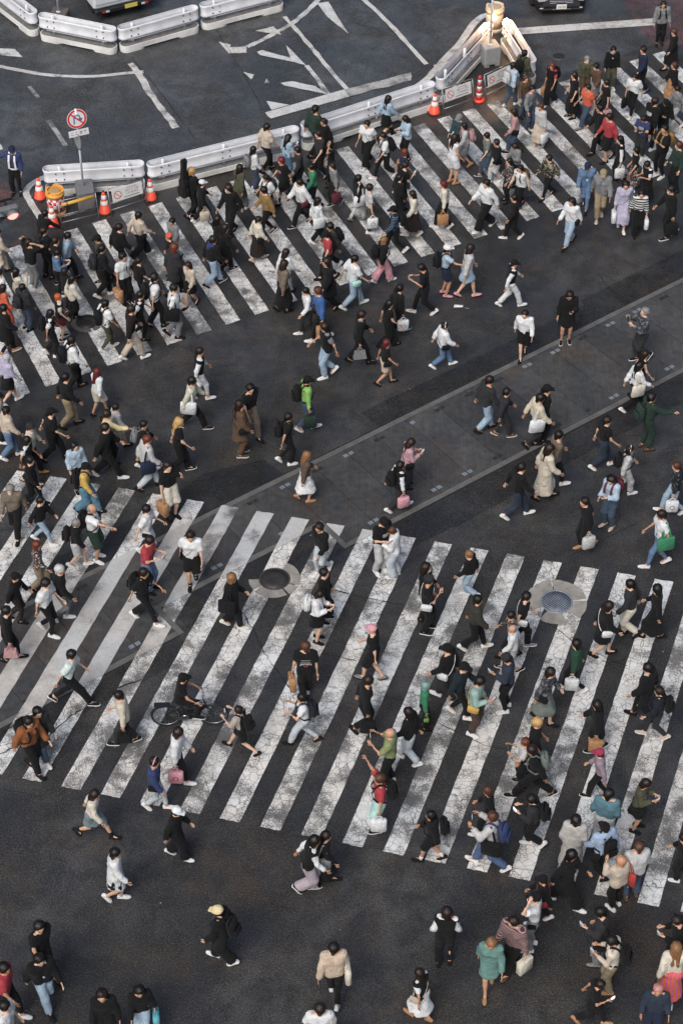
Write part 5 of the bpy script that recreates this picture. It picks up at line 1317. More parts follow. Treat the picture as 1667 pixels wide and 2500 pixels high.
PEOPLE = '''-9.61 51.57 1.70 264 out|s+cap:nav|L:blu|P:blk|blk|vest:wht|traffic guard in blue uniform with white reflective straps, one arm stretched out
-8.48 48.49 1.52 46 reach|s|L:blk|P:blk|blk||person in black leaning over the barrier boards beside the orange cones
-8.28 47.45 1.73 42 s|s|T:blk|P:blk|blk|bp:chr|person in black tee with charcoal backpack waiting behind the person leaning on the barrier
-8.63 46.94 1.69 47 handshead|s|T:blk|P:gry|wht||person in black tee and grey trousers with both hands behind the head
-7.93 47.09 1.64 25 s|s|T:blk:teal|P:blk|blk||person in black tee with teal back print standing beside a denim jacket wearer
-7.67 47.44 1.55 12 w|s|J:ljean/ljean|P:blk|blk||person in light denim jacket and black trousers near the yellow road drum
-7.89 46.66 1.54 10 phone|s|L:jean|P:blk|wht||person in blue denim shirt looking at a phone left of the drum
-7.56 45.86 1.52 30 s|m|L:blk|P:blk|blk||person in black half hidden behind a fluffy white sweater wearer
-7.37 45.51 1.52 16 w|l|L:crm|P:blk|blk||person in fluffy white sweater and black trousers at the left crosswalk end
-8.89 45.83 1.52 39 handface|l|L:crm|P:bei|wht||person in cream cardigan lifting both hands to the face at the left
-9.33 45.76 1.52 34 s|s|L:wht|P:gry|wht||person in white shirt cut off by the left edge below the signal lamp
-9.16 45.10 1.52 21 s|l|L:org|M:org|blk||person in an orange red dress at the left edge
-8.62 45.08 1.55 53 s|s|H:chr|P:djean|blk|bp:chr|person in dark hooded jacket with charcoal backpack beside the orange red dress
-9.63 47.64 1.52 21 w|s|L:bei|P:bei|blk||person in beige trousers walking in at the left edge above the crowd
-6.68 47.21 1.68 205 w|s+cap:blk|J:olv/blk|P:blk|blk||person in black cap and olive jacket heading left on the left crosswalk end
-6.65 46.58 1.74 14 w|s|L:blk|P:blk|wht|bp:chr|person in black with grey backpack in front of the olive jacket wearer
-6.25 47.70 1.66 25 w|s|J:blk/wht|P:blk|blk||person in black suit jacket over white shirt on upper crosswalk left end
-5.75 48.38 1.61 31 W|s|L:bei|W:blk|wht|sh:blk|person in beige sweater and black trousers with hand at mouth below the white sign board
-6.00 46.26 1.74 316 s|s|T:wht:blk|P:blk|blk|shop:tan:L|person in white short sleeved shirt with lanyard carrying a brown paper bag
-5.60 46.32 1.52 28 w|s|T:blk|P:blk|blk||person in plain black tee just right of the white shirt with lanyard
-5.09 45.18 1.84 26 w|s|T:wht|P:blk|blk|bp:blk|person in white tee and black backpack near the upper crosswalk gap at left
-5.46 44.65 1.64 12 W|s|V:blk/wht|P:blk|blk||person in black vest over white tee walking left of a white backpack wearer
-6.35 44.20 1.68 28 w|s|T:wht|P:olv|wht|bp:blk|person in white tee with black backpack and olive trousers by the brown bag
-5.63 43.80 1.82 24 W|s|L:mbk|P:bei|wht||person in black sweater and beige trousers striding on the worn stripes
-7.62 44.69 1.52 17 s|s:org|V:blk/crm|K:mar|blk||person in black vest and short maroon skirt in front of the fluffy white sweater
-7.78 43.94 1.58 11 w|l|V:blk/wht|P:blk|wht|bp:blk|person in black vest over white blouse, front of the left crosswalk cluster
-4.36 50.33 1.75 31 w|s:blond|L:blk|P:blk|blk|guitar:blk|person in black carrying a tall guitar case past the guard rail
-4.05 50.08 1.53 21 W|s+cap:wht|L:blk|P:blk|wht|stripeleg:wht,shop:bei:R|person in white cap and black tracksuit with white leg stripes
-2.97 50.69 1.59 50 w|l|C:olv|P:gry|wht||person in long olive brown coat and grey trousers by the guard rail
-3.15 49.52 1.78 234 w|m|L:blk|P:blk|blk||person in loose black outfit and mask facing left near the olive coat
-2.60 51.79 1.52 27 s|l|L:wht|P:djean|wht|bp:gry|person in white blouse with blue grey backpack and jeans beside the guard rail
-2.25 52.71 1.68 32 w|s|T:bei|P:blk|blk||person in beige tee and black trousers close to the guard rail joint
-1.63 52.39 1.52 42 phone|l|L:ljean|P:jean|blk||person in light denim shirt holding a phone up by the guard rail
-1.68 51.11 1.62 209 w|m:red|T:blk:pnk|K:blk|blk|tights:blk|person in black floral top and black skirt with dark tights
-1.22 51.70 1.58 201 w|s|L:chr|P:blk|blk||person in dark grey sweater between the denim shirt and the green sweater
-0.82 53.51 1.81 32 w|s|L:dgr|P:blk|blk||person in dark green shirt standing tallest against the guard rail
-0.49 53.30 1.52 211 w|p|L:blk|P:blk|blk||person in black half hidden behind the black printed tee by the rail
-0.63 52.33 1.75 215 w|s|T:chr|P:blk|blk||person in charcoal tee with bare arms walking left by the rail
-0.30 51.99 1.58 193 wave|m|T:blk:blu|P:blk|blk||person in black tee with blue print raising a hand to the head
-0.81 50.86 1.55 195 w|s|L:grn|P:blk|blk||person in bright green sweater and black trousers
-2.13 50.38 1.52 213 w|s|T:wht|P:blk|blk|bp:chr|person in white tee with dark backpack straps behind the ochre cardigan
-2.14 49.49 1.69 200 w|s|L:och|P:blk|blk||person in patterned ochre brown cardigan and black trousers
-1.15 50.00 1.64 205 W|s|H:wht|P:blk|blk|sh:mar|person in white hooded sweater with maroon bag looking at a phone
-0.71 49.14 1.54 17 w|l|V:wht/wht|P:blk|wht|tote:wht:R|person in white top with a big white tote bag mid crossing
-2.40 48.25 1.52 22 w|s|L:crm|M:dbr|bei|sh:blk|person in cream blouse and dark brown long skirt with small black bag
-3.49 48.02 1.72 19 s|l|L:blk|P:blk|blk||person in all black standing behind another black coat near the blue hood
-3.29 47.68 1.66 18 w|l|C:blk|P:blk|blk||person in long black coat holding a drink beside the blue hood
-3.61 47.08 1.71 24 W|s|J:blk/blk|P:ljean|blk|hoodc:blu|person in black jacket with bright blue hood and light jeans
-4.79 47.47 1.52 204 s|s+bean:org|L:blk|P:blk|blk||person in orange beanie and black top on the left stripes
-4.73 48.25 1.52 235 w|s|L:gry|P:bei|blk||person in grey camouflage shirt behind the orange beanie
-4.65 46.63 1.75 26 w|m:auburn|C:chr|P:blk|blk||person in long dark grey coat below the orange beanie
-4.15 46.15 1.54 235 w|l|L:bei|K:blk|blk||person in beige blouse and black skirt behind the light jeans walker
-1.56 46.62 1.58 31 w|l|L:wht|P:wht|blk||person in white blouse and white trousers behind a grey brown jacket
-1.61 45.88 1.76 34 w|l|L:gbr|M:blk|blk||person in grey brown jacket and long black skirt on bare asphalt
-0.36 47.39 1.68 206 w|s+cap:blk|T:red|P:blk|blk||person in red jersey and black cap mid crossing
-0.24 47.80 1.66 194 w|s|L:chr|P:blk|wht|bp:blk|person in charcoal with large black backpack behind the red jersey
-0.34 45.94 1.84 211 w|l|C:blk|P:blk|blk||person in long black coat directly below the red jersey
0.78 53.06 1.62 236 w|s|T:wht|W:blk|wht|sh:blk|person in white tee with black belt bag by the guard rail
1.36 54.55 1.52 32 W|l|L:ljean|K:blk|blk|boots:blk|person in light denim shirt, black mini skirt and knee boots at the rail
1.97 53.38 1.57 204 phone|l|L:lbl|P:blk|blk||person in pale blue blouse and black trousers reading a phone by the rail
1.30 52.42 1.64 207 W|s|T:wht|P:blk|wht|bp:blk|person in white shirt with black backpack looking down, leaning forward
1.79 51.59 1.56 15 w|m:auburn|K:nav|P:djean|wht||person in dark sleeveless top and jeans, bare arms, upper crosswalk centre
1.75 50.80 1.63 30 phone|s|T:blk|P:blk|blk||person in black tee with lanyard reading a phone, upper crosswalk centre
1.63 50.25 1.58 24 s|s|L:blk|P:blk|blk||person in plain black hidden behind the lanyard wearer
2.08 49.46 1.56 197 w|l|L:crm|M:dbr|crm||person in cream top and very dark long skirt hugging a bundle
1.54 48.66 1.65 192 W|s+cap:blk|L:navstr|P:blk|wht|bp:blk|person in black cap and navy striped shirt with white shoes
-0.20 50.96 1.52 210 w|m|L:gry|P:blk|blk|shop:mar:R|person in grey top and mask carrying a maroon patterned bag
0.45 50.19 1.60 34 w|s|L:blk|P:lgr|gry|tote:wht:L|person in black top and pale grey trousers with white square tote
0.79 49.65 1.65 12 s|b:dbr|T:lgr|P:olv|wht|shop:wht:R|person in pale grey tee and olive trousers with white plastic bag
1.13 47.23 1.57 29 W|m:lbrn|J:blk/blk|W:pnk|wht|bp:blk|person in black jacket and pale pink trousers with white sneakers
0.29 46.10 1.78 20 W|s|T:wht|P:ljean|wht|sh:mint|person in white tee with mint hood holding a bottle, light jeans
2.29 45.81 1.76 184 Wphone|s|T:blk|P:blk|wht||person in black tee looking at a phone left of the blue shirt
2.87 46.63 1.75 7 point|s+cap:wht|T:lbl:red|S:nav|pnk|bp:blk|person in white and red cap and pale blue tee, arm stretched out
3.46 46.55 1.80 18 w|l|L:lgr|K:ljean|pnk||person in pale grey top and denim skirt beside the stretched out arm
3.30 52.13 1.71 31 s|l|K:wht|S:wht|tan|tan|person in white sleeveless crop top and white shorts with sandals
3.71 53.00 1.55 191 w|m|L:lgr|S:gry|tan|bp:rose|person in pale grey outfit with pink grey backpack by the white shorts
3.53 53.41 1.59 228 s|s+cap:gry|L:teal|P:blk|blk||person in dark teal jacket and mask behind the pink grey backpack
2.96 49.84 1.67 191 w|m:dred|L:crm|P:blk|wht|shop:tan:R,strap:blk|person in cream blouse and black trousers with a tan paper bag
4.18 49.79 1.77 207 W|s|L:wht|W:blk|wht||person in white open shirt over black with very wide black trousers
4.35 52.49 1.54 198 w|s|T:grg|P:djean|blk||person in grey green tee and jeans walking left, upper crosswalk right part
4.60 52.19 1.52 211 w|s|L:blk|P:lgr|wht|sh:blk|person in black top and pale trousers with black bag behind the grey green tee
5.16 52.04 1.52 214 phone|l|L:gry|P:blk|blk||person in grey cardigan typing on a phone, right part of upper crosswalk
4.90 51.19 1.52 202 s|m|L:flr|P:blk|blk|sh:blk|person in dark floral top beside the beige backpack wearer
5.24 50.85 1.52 214 w|s|V:wht/bei|P:blk|mar|bp:brn|person in white vest with brown backpack and black trousers
4.96 49.33 1.54 197 W|s|L:blk|P:blk|wht||person in black sweater striding left below the upper crosswalk edge
6.11 51.39 1.52 215 W|s|J:blk/camo|P:blk|blk|camo|person in black and camouflage jacket alone on a dark gap
6.56 49.01 1.69 227 W|l|L:wht|P:ljean|blk|sh:blk|person in loose white blouse and light jeans striding on bare asphalt
7.15 50.83 1.66 259 w|s+cap:nav|J:jean/wht|P:jean|blk||person in navy cap, blue denim jacket and jeans
7.53 50.33 1.75 263 w|s+cap:khk|J:gry/lgr|P:khk|bei||person in khaki cap, grey open shirt and khaki trousers
8.12 49.81 1.71 268 w|l|L:lav|M:lav|wht|shop:wht:L,strap:wht|person in long lavender dress carrying a white bag
8.53 49.51 1.60 273 w|m|Z:blk/wht|W:blk|blk|shop:wht:R|person in black and white striped sweater and wide black trousers
8.27 52.22 1.60 194 w|l|V:blk/wht|P:blk|blk|shop:wht:L|person in white blouse and black overalls wearing a mask
8.65 51.73 1.52 191 s|m|T:blk|M:flr|wht||person in black tee and floral skirt, right end of upper crosswalk
8.96 51.05 1.52 211 phone|s|V:blk/wht|M:blk|blk||person in black pinafore over white collar looking at a phone
9.42 49.35 1.84 188 W|s|L:blk|P:blk|blk|shop:blk:R|person in black with white mask holding a phone and black bag at the right edge
9.52 52.48 1.82 213 photo|s|T:blk|P:blk|wht|bp:och|large person in black tee with mustard backpack raising a camera
9.05 53.52 1.52 235 phone|s|T:blu:wht|P:chr|wht||person in royal blue tee and dark trousers, far right of upper crosswalk
8.02 53.26 1.72 199 w|s|L:red|S:blk|blk||person in red jacket and black shorts, right part of upper crosswalk
7.79 53.74 1.70 201 w|s|L:blk|P:blk|blk||tall person in black behind the red jacket
9.88 51.70 1.74 202 s|s:brn|L:dgr|P:blk|blk||person in dark green jacket at the right edge near the mustard backpack
10.36 60.06 1.58 273 s|s|H:gry|P:blk|blk|bp:blk|person in grey hooded sweater with backpack straps on the red pavement at top right
10.56 58.47 1.52 204 w|m:brn|C:blk|M:blk|blk||person in long black coat and skirt near the top right corner
9.43 57.08 1.71 203 w|s|L:nav|P:blk|blu||person in dark navy jacket and black trousers by the stop line at right
8.50 57.40 1.52 273 s|b|J:blk/wht|P:olv|wht|sh:blk|person in black open jacket over white tee and olive trousers, far right crossing
9.03 55.80 1.52 236 w|s|T:wht|P:blk|wht|shop:blk:L|person in white tee with black and yellow bag, far right crossing
7.64 56.83 1.52 270 s|s:grey|J:olv/brn|P:brn|blk|sh:olv|person in olive brown jacket and mask with a shoulder bag
7.92 56.43 1.52 223 w|s|J:brn/lbl|P:gry|blk||person in brown jacket over pale blue shirt wearing a mask
7.55 55.16 1.54 207 W|s|T:org|P:djean|gry||person in orange tee and dark jeans
8.13 55.43 1.52 196 s|s|T:blk|P:blk|blk|shop:rose:R|person in black tee with a pinkish bag beside the orange tee
7.17 55.69 1.64 197 s|m|T:blk|M:blk|blk||person in long black dress left of the orange tee
6.55 56.44 1.53 236 w|m:auburn|V:blk/red|W:blk|wht|bp:blk,shop:tan:L|person in black overalls over a red sweater near the stop line
5.68 57.04 1.58 46 s|s|L:olv|P:djean|wht|bp:blk|person in dark olive jacket with backpack walking away at the rail end
5.27 56.34 1.55 46 w|s|L:lbl|P:djean|wht|bp:lgr|person in pale grey blue shirt with pale backpack walking away by the sign boards
5.65 55.74 1.52 303 s|m:brn|L:brn|P:djean|blk||person in brown jacket hidden behind the dark olive jacket
5.75 54.92 1.65 313 s|b|L:gry|P:djean|wht|sh:blk|person in grey sweater and jeans with black bag near the marker cone
6.03 54.07 1.57 227 w|b:brn|L:lgr|M:bei|crm|shop:wht:R|person in pale grey cardigan holding a large white shopping bag
5.24 53.71 1.59 190 w|l:dbr|L:rose|P:djean|blk|sh:blk|person in rose sweater and jeans on the right part of upper crosswalk
9.33 53.86 1.84 48 w|s|L:blk:wht|P:blk|wht|stripeleg:wht|person in black top with white back print and side striped trousers
9.78 54.37 1.56 273 phone|s+cap:blk|H:blk|P:blk|blk||person in black cap and black hooded jacket, far right crossing
10.28 55.04 1.58 191 W|s|L:gry|P:lgr|wht||person in grey top and pale grey trousers cut by the right edge
10.31 56.46 1.52 205 s|m:brn|L:blk|M:tan|blk|sh:blk|person in black top and tan skirt near the right edge by the black coat
-9.02 44.03 1.66 21 w|s|C:blk|P:blk|tan||person in long black coat and mask with tan boots at the left edge
-8.73 41.97 1.65 26 w|m:lgrey|L:lav|K:blk|wht|tan|person in fuzzy lilac shawl and black skirt with white sneakers, left edge
-7.10 42.53 1.79 18 w|s|L:wht|P:blk|blk|bp:blk,sh:blk|person in white shirt, black trousers and black backpack at the crosswalk corner
-7.08 41.02 1.79 17 w|s|L:blk|P:khk|blk||person in black sweater and khaki trousers with folded arms, looking sideways
-6.33 41.52 1.52 51 w|l:dred|L:wht|S:crm|blk|tan|person in white blouse and cream shorts walking off with a phone
-8.73 40.48 1.62 1 s|s+cap:blk|L:bei|P:blk|wht||person in black cap cut by the left edge above the beige sweater
-4.54 44.76 1.79 11 w|s|T:wht:blk|P:gry|blk|tote:blk:R|person in white printed tee and grey trousers with a large black tote
-3.73 42.14 1.74 16 w|s|V:blk/wht|P:wht|wht||person in black vest with white sleeves and white trousers holding a phone
-0.90 44.91 1.61 203 w|s|L:wht|P:chr|wht||person in white top and charcoal trousers holding something red
-0.55 44.63 1.84 186 w|s:brn|L:blu2|P:blk|wht|shop:tan:L|person in royal blue shirt and black trousers with a brown paper bag
-0.39 43.08 1.84 191 W|m:dbr|V:blk/gry|P:ljean|wht||person in black vest over grey tee and baggy light jeans
1.52 44.93 1.66 14 w|s|L:blk|P:blk|blk|shop:wht:R|person in black with a white plastic bag on the bare asphalt
1.23 44.31 1.62 8 w|l|T:blk|W:blk|blk||person in black tunic and wide black trousers with black and white sneakers
0.45 43.63 1.80 9 W|s|J:blk/gry|P:blk|blk|hand:gry:L|person in long black suit carrying a grey leather handbag
1.13 42.75 1.53 8 w|m:dred|T:blk|S:bei|blk|tan,sh:blk|person in black top and beige shorts with short black boots
2.68 43.49 1.53 9 W|s|H:wht|P:jean|wht|phones:wht,sh:blk|person in white hooded sweater with white headphones and blue jeans
4.65 46.13 1.63 14 W|s+cap:blk|V:blk/wht|P:wht|wht||person in black vest with white sleeves, white trousers and black cap
4.89 43.93 1.60 265 w|s|L:wht|S:blk|blk|tan|person in white padded jacket and baggy black shorts
6.09 44.58 1.80 267 phone|l:dbr|L:blk|K:blk|blk|tan,dress|person in black knee length dress looking at a phone
8.04 43.75 1.82 199 Wphoto|s:grey|L:grpat|P:chr|blk||person in patterned grey jacket holding a phone up on the concrete strip
7.81 42.17 1.61 1 w|l:dbr|K:blk|K:blk|blk|tan|person in black sleeveless top and short skirt on the concrete strip at right
7.63 41.72 1.63 14 W|l|L:wht|P:blk|wht|tote:crm:L|person in white shirt with a cream bag behind the dark green outfit
-8.47 39.82 1.69 18 w|s|L:bei|P:jean|wht||person in beige sweater and jeans holding a phone at the left edge
-7.36 39.74 1.78 7 W|s+cap:blk|T:blk|P:blk|blk||large person in black cap, black tee and black trousers at left
-7.81 39.28 1.64 5 w|s+cap:chr|L:crm|P:blk|tan||person in dark cap and cream jacket at left
-7.86 38.83 1.58 357 w|l|V:blk/wht|P:blk|bei||person in black jacket with white front beside the cream jacket
-7.70 38.10 1.60 344 w|s|L:blk|P:blk|blk||person in plain black sweatshirt, fourth row of the left crowd
-7.95 36.93 1.75 262 w|s:grey|L:gbr|P:blk|blk||person in brown jumper and black trousers with mask at far left
-7.31 36.70 1.54 348 W|s|L:blk|P:ljean|wht||person in black zip jacket and light baggy jeans with folded hands
-7.19 35.06 1.63 355 w|m:auburn|L:flr|P:khk|blk||person in floral camouflage shirt near the left edge on stripes
-6.60 38.62 1.58 305 s|m|J:lbl/wht|P:blk|blk|sh:brn|person in pale blue shirt holding a brown bag behind the yellow sweater
-6.31 37.78 1.68 346 W|s+cap:blk|L:yel|W:teal2|blk|bp:blk|person in yellow sweater and wide blue jeans with black backpack
-5.95 36.13 1.84 346 pointup|n:grey|T:wht|S:dgr|wht|bp:blk,tan|person in white tee and dark green shorts pointing with one arm
-6.38 35.88 1.56 358 w|s:grey|L:blk|S:lgr|wht|bp:mbk,tan|person in black jacket with dark red backpack and pale shorts
-5.74 40.16 1.53 11 w|s|L:lgr|S:bei|blk|tan|person in pale grey top and beige shorts beside a pointing arm
-5.90 39.61 1.76 21 point|p|L:yelc|P:blk|blk||person in pale yellow top pointing with an outstretched arm
-5.93 39.07 1.83 4 W|s|J:blk/wht|P:blk|wht||person in open black suit and white shirt with white sneakers
-4.98 39.40 1.60 8 w|s|L:blk|P:blk|wht|bp:gry|person in black top with grey backpack beside the navy tote
-4.87 38.66 1.76 16 W|s:auburn|L:lgr|P:lgr2|blk|tote:nav:R|person in pale grey sweater and pale jeans with a navy tote
-4.69 36.18 1.75 359 W|s|T:wht|S:wht|wht|tan,strap:blk|person in white tee and long white shorts with crossbody strap
-4.59 35.04 1.84 349 phone|s|T:red|P:jean|blk||person in red tee and jeans holding a phone with both hands
-3.87 40.97 1.77 5 W|s|L:crmg|P:blk|blk|tote:wht:L|person in pale olive cream cardigan and black trousers with white bag
-2.34 40.65 1.82 306 w|s|T:blk|P:gbr|blk||person in black open collar shirt and taupe trousers holding a cup
-2.58 39.93 1.82 13 s|l:dbr|C:brn|P:brn|brn|sh:blk|person in long brown coat with big black shoulder bag
-0.93 40.91 1.80 5 w|s+cap:blk|L:lgn|P:djean|wht|bp:blk,shop:dgr:L|person in lime green spotted jacket and black cap carrying a dark bag
-1.38 39.59 1.67 19 W|s|T:blk|P:blk|wht|bp:blk|person in black tee with sequinned black backpack holding papers
-0.90 38.19 1.67 20 w|l:lbrn|L:brn2|M2:wht|tan|tan|person in brown jacket and white skirt with tan boots holding a phone
-4.11 39.28 1.81 4 w|l:blond|T:blk|P:blk|blk||person in black tee and tight black trousers with folded arms
-4.22 37.63 1.84 310 handface|s:dbr|T:blk|S:crm|blk|tan,shop:tan:R|person in black tee and cream shorts carrying a crumpled brown bag
3.69 40.86 1.84 19 w|s|L:chr|P:ljean|blk||person in dark brown sweater and light jeans on the concrete strip
1.62 38.70 1.62 15 phone|l:dbr|L:rose2|P:chr|blk|sh:blk|person in dusty pink sweater on the concrete strip checking a phone
1.38 37.89 1.60 19 W|l|V:blk/wht|P:chr|wht|bp:blk,shop:pnk:R|person in white sleeves and black vest carrying a colourful shopping bag
4.14 40.65 1.62 8 w|s|L:chr|P:chr|brn||person in all charcoal on the concrete strip beside the dark brown sweater
5.15 40.54 1.84 3 s|s+cap:blk|L:blk|P:blk|blk||person in black jacket behind the cream jacket with white tote
4.92 40.22 1.80 7 W|s|L:crm2|P:chr|blk|tote:wht:L|person in cream patterned jacket with a big white tote
5.32 38.77 1.81 19 w|s|L:gbr|P:blk|wht||person in taupe shirt and black trousers beside a long pale outfit
5.04 38.28 1.83 7 w|l:dbr|C:bei2|M:bei2|blk||person in long pale beige outfit walking below the concrete strip
4.31 37.62 1.81 8 W|s|L:blk|P:djean2|wht||person in black sweatshirt and dark navy jeans striding right
6.59 39.45 1.69 10 W|s|T:blk:wht|P:djean2|wht||person in black tee and dark jeans stretching an arm forward
7.05 38.46 1.62 10 w|m:dbr|L:lgr|P:lgr|wht|bp:blk,phones:wht|person in pale grey outfit with headphones and black backpack
6.60 37.28 1.77 223 phone|l|L:lbl|P:djean|bei|bp:mar|person in pale blue shirt and jeans with a dark red backpack
5.93 36.49 1.77 202 WW|s|L:blk|P:blk|tan|shop:lgr:L|person in black robe like outfit with arms spread and a grey cloth bag
7.64 35.91 1.84 184 w|s:dbr|T:wht|P:jean|wht|tote:grn:L|person in white tee and jeans with a bright green bag
8.23 37.78 1.70 180 W|s:brn|L:blpat|P:ljean|wht|shop:wht:L|person in black patterned shirt and light jeans with white square bag
7.78 40.18 1.84 23 point|s|L:dgr|P:dgr|brn|bp:dgr|person in dark green jacket and trousers stretching a hand out
-7.61 34.04 1.62 359 w|s+cap:blk|L:blk:wht|P:dbr|blk||person in black cap and black sweatshirt with white print at the left edge
-6.55 34.08 1.82 2 w|s:white|L:blk|P:gry|wht||person in black blouse and grey trousers with white shoes, left of lower crosswalk
-6.83 33.62 1.84 348 w|s|T:wht|P:blk|wht||person in plain white tee and black trousers at left, white shoes
-7.66 32.80 1.75 1 w|s|L:blk|P:blk|blk|hand:rose:R|person in black jacket with small pinkish grey handbag at the left edge
-6.12 31.47 1.84 0 WW|s|T:mintw|P:blk|blk||person in mint white shirt striding wide over the lower left stripes
-4.63 34.03 1.82 343 W|s:dbr|T:blk:yel|P:blk|wht|bp:blk|person in black tee with yellow figure print and black backpack
-3.56 35.24 1.84 276 w|s:dbr|T:wht|S:blk|blk|tan,strap:blk,socks:blk|person in white tee and black shorts with thin crossbody strap
-2.57 33.86 1.75 358 w|m:lbrn|C:blk|P:blk|crm|tote:blk:L|person in long black coat with large black tote near the left manhole
-0.47 35.63 1.73 229 w|s|L:blk|P:lgr2|wht||person in black sweater and white jeans right of the left manhole
-0.41 34.06 1.71 350 s|s|J:blk/wht|M:blk|blk||person in black blazer over white shirt holding a white cup
-0.58 33.44 1.68 345 phone|m|L:wht|K:blk|blk|bp:wht,tan|person in white sweater and black skirt with white backpack
0.93 35.73 1.84 311 phone|s+cap:blk|T:blk:wht|P:lgr|wht||person in black cap and black tee with white lettering, grey trousers
1.29 35.54 1.63 163 phone|b:brn|H:wht|W:lgr2|wht||person in white hooded sweater and pale baggy jeans showing a phone
1.93 34.13 1.84 340 s|l|L:blk|P:blk|blk||person in black and mask hidden behind the dark grey beanie
1.97 33.74 1.84 352 handface|s+bean:chr|T:blk|P:blk|blk|sh:wht|person in dark grey beanie and black tee with white and red pouch
3.04 34.85 1.52 165 w|s:lbrn|L:blk|P:ljean|wht||person in black leather jacket and light jeans near the crosswalk top edge
3.05 33.16 1.78 357 W|s|J:olv2/blk|P:blk|wht||person in dark olive jacket and slim black trousers looking at a phone
0.73 32.18 1.80 159 w|n+capf:pnk|T:blk|S:blk|gry|tan|person in pink patterned cap, black tee and black shorts
4.15 33.30 1.71 360 w|s|T:blk|P:blk|gry|sh:wht|person in black tee with folded arms just left of the grey manhole cover
3.91 32.89 1.52 175 w|s|L:flr|P:blk|blk||person in dark floral shirt behind the white shirt near the grey manhole cover
3.92 32.49 1.52 180 w|n:grey|L:wht|P:lgr|blk||person in loose white shirt below the floral shirt
3.73 31.29 1.84 180 phone|s+bean:chr|L:djean2|P:blk|wht|strap:blk|person in slate blue jacket with dark strap, right of the mint sweater
6.00 32.94 1.78 360 w|m|C:blk|K:blk|blk|tan,sh:wht|person in black blazer and short skirt below the grey manhole cover
6.69 33.58 1.84 172 w|s|L:chr|P:crm|blk||person in dark jacket and cream trousers holding hands with a black dress wearer
7.27 33.49 1.75 158 w|m|L:blk|M:blk|blk||person in black dress led by the hand at the right
5.30 31.86 1.69 176 w|m|L:dgr2|P:blk|wht|shop:wht:L|person in dark green sweater carrying a white paper bag on lower crosswalk
4.51 30.92 1.80 342 w|m:dbr|L:grpat|M2:grg|blk|sh:blk|person in grey knit dress with round black bag
6.79 31.00 1.82 165 w|s|J:blk/lgr|P:blk|blk||person in black suit jacket over pale shirt at the right
7.00 30.47 1.64 174 W|s|L:nav2|P:chr|bei|bp:blk|person in dark jacket with black backpack and tan shoes at the right
5.62 30.07 1.63 171 W|l|J:blk/wht|K:blk|blk|shop:tan:L,tan|person in black coat with white collar carrying a brown paper bag
4.17 29.43 1.81 348 s|s:blond|T:blk|P:blk|blk||person in black tee hidden behind the white top with a raised phone
3.94 29.11 1.52 181 photo|s:auburn|T:lgr|P:blk|blk||person in pale grey tee raising a phone, small, lower crosswalk right
4.17 28.77 1.77 173 WW|m:dbr|L:blk|P:blk|blk|bp:grg|person in black with grey green backpack striding left
5.56 28.77 1.56 166 w|s+cap:mag|L:mauve|P:blk|blk||person in magenta cap and mauve jacket
6.28 27.90 1.67 344 phone|m:dbr|L:olv|K:blk|blk|tan|person in olive sweater and short black skirt holding a phone
-6.77 29.50 1.82 324 w|s|J:rust/wht|P:blk|blk|bp:blk|person in rust brown jacket with black backpack at the left
-6.61 29.86 1.73 314 w|m|C:chr|P:djean|wht||person in dark coat behind the rust brown jacket
-4.77 30.28 1.72 177 w|s|L:bei2|P:chr|blk|hand:blk:L|person in cream jacket and dark trousers with a black bag, left of the bicycle
-4.01 28.45 1.70 346 w|s|L:blu|P:lgr2|wht|phones:pnk,sh:blk|person in royal blue sweater with pink headphones and pale jeans
-5.28 27.69 1.65 343 WW|l:dbr|L:crm|K:grg2|blk|tan,boots2:blk|person in cream blouse and grey denim skirt with black boots
-3.48 27.14 1.71 351 w|s+cap:wht|L:blk|W:blk|wht||person in white cap, loose black outfit and white boots
-3.57 29.18 1.77 358 w|m:dbr|H:wht|P:blk|wht|shop:pnk:L|person in white hooded jacket and black trousers with a pink red bag
-2.17 30.06 1.52 162 WWphoto|s|T:blbe|S:blk|blk|bp:blk,tan|person in black and beige shirt and shorts running with a camera
-0.82 30.29 1.66 177 Wphoto|s|T:wht|P:lgr2|blk|bp:nav2|person in white tee and pale grey trousers with navy backpack reaching forward
-0.80 31.59 1.84 100 w|s:brn|T:blk:jap|P:blk|wht|shop:tan:L|person in black tee with white JAPAN back print holding a paper bag
0.50 30.62 1.84 357 w|s|L:blk|P:blk|blk|shop:blk:R|person in black long sleeves with black carrier bag, centre of lower crosswalk
1.83 30.74 1.52 358 s|m:green|L:grn|P:blk|blk|shop:lgn:R|person in bright green jacket with a small lime bag
1.51 29.74 1.75 158 w|l|L:blk|P:lgr2|wht||person in black jacket and pale baggy jeans beside the bright green jacket
1.06 29.13 1.84 173 photo|n:grey|T:moss|P:blk|crm||person in olive green short sleeved shirt and black trousers
0.82 27.89 1.84 179 raise|s:brn|T:red|S:mint|blk|bp:blk,tan,shop:wht:L|person in red tee and mint shorts raising one arm
2.39 31.56 1.82 159 w|s+cap:blk|L:blk|P:chr|wht|sh:wht|person in dark jacket and black cap behind the teal black jacket
2.62 31.10 1.80 345 w|s+cap:blk|L:nav3|P:blk|wht||person in teal black jacket and side striped trousers beside the mint sweater
2.93 30.62 1.84 344 phone|s|L:mintd|P:brn3|wht|sh:yel|person in mint green sweater and brown trousers with yellow pouch
1.91 27.05 1.66 171 w|m|H:blk|S:blk|blk|bp:blk,tan,socks:wht|person in black hooded jacket and black shorts with white socks
3.15 26.89 1.84 168 Wphoto|s:brn|L:lgr|P:jean2|wht|bp:blu,tote:blk:R|person in pale grey sweater with blue backpack and big black bag taking a photo
3.12 27.71 1.62 169 w|m:brn|L:blk|P:blk|wht||person in black sweater behind the photo taker with blue backpack
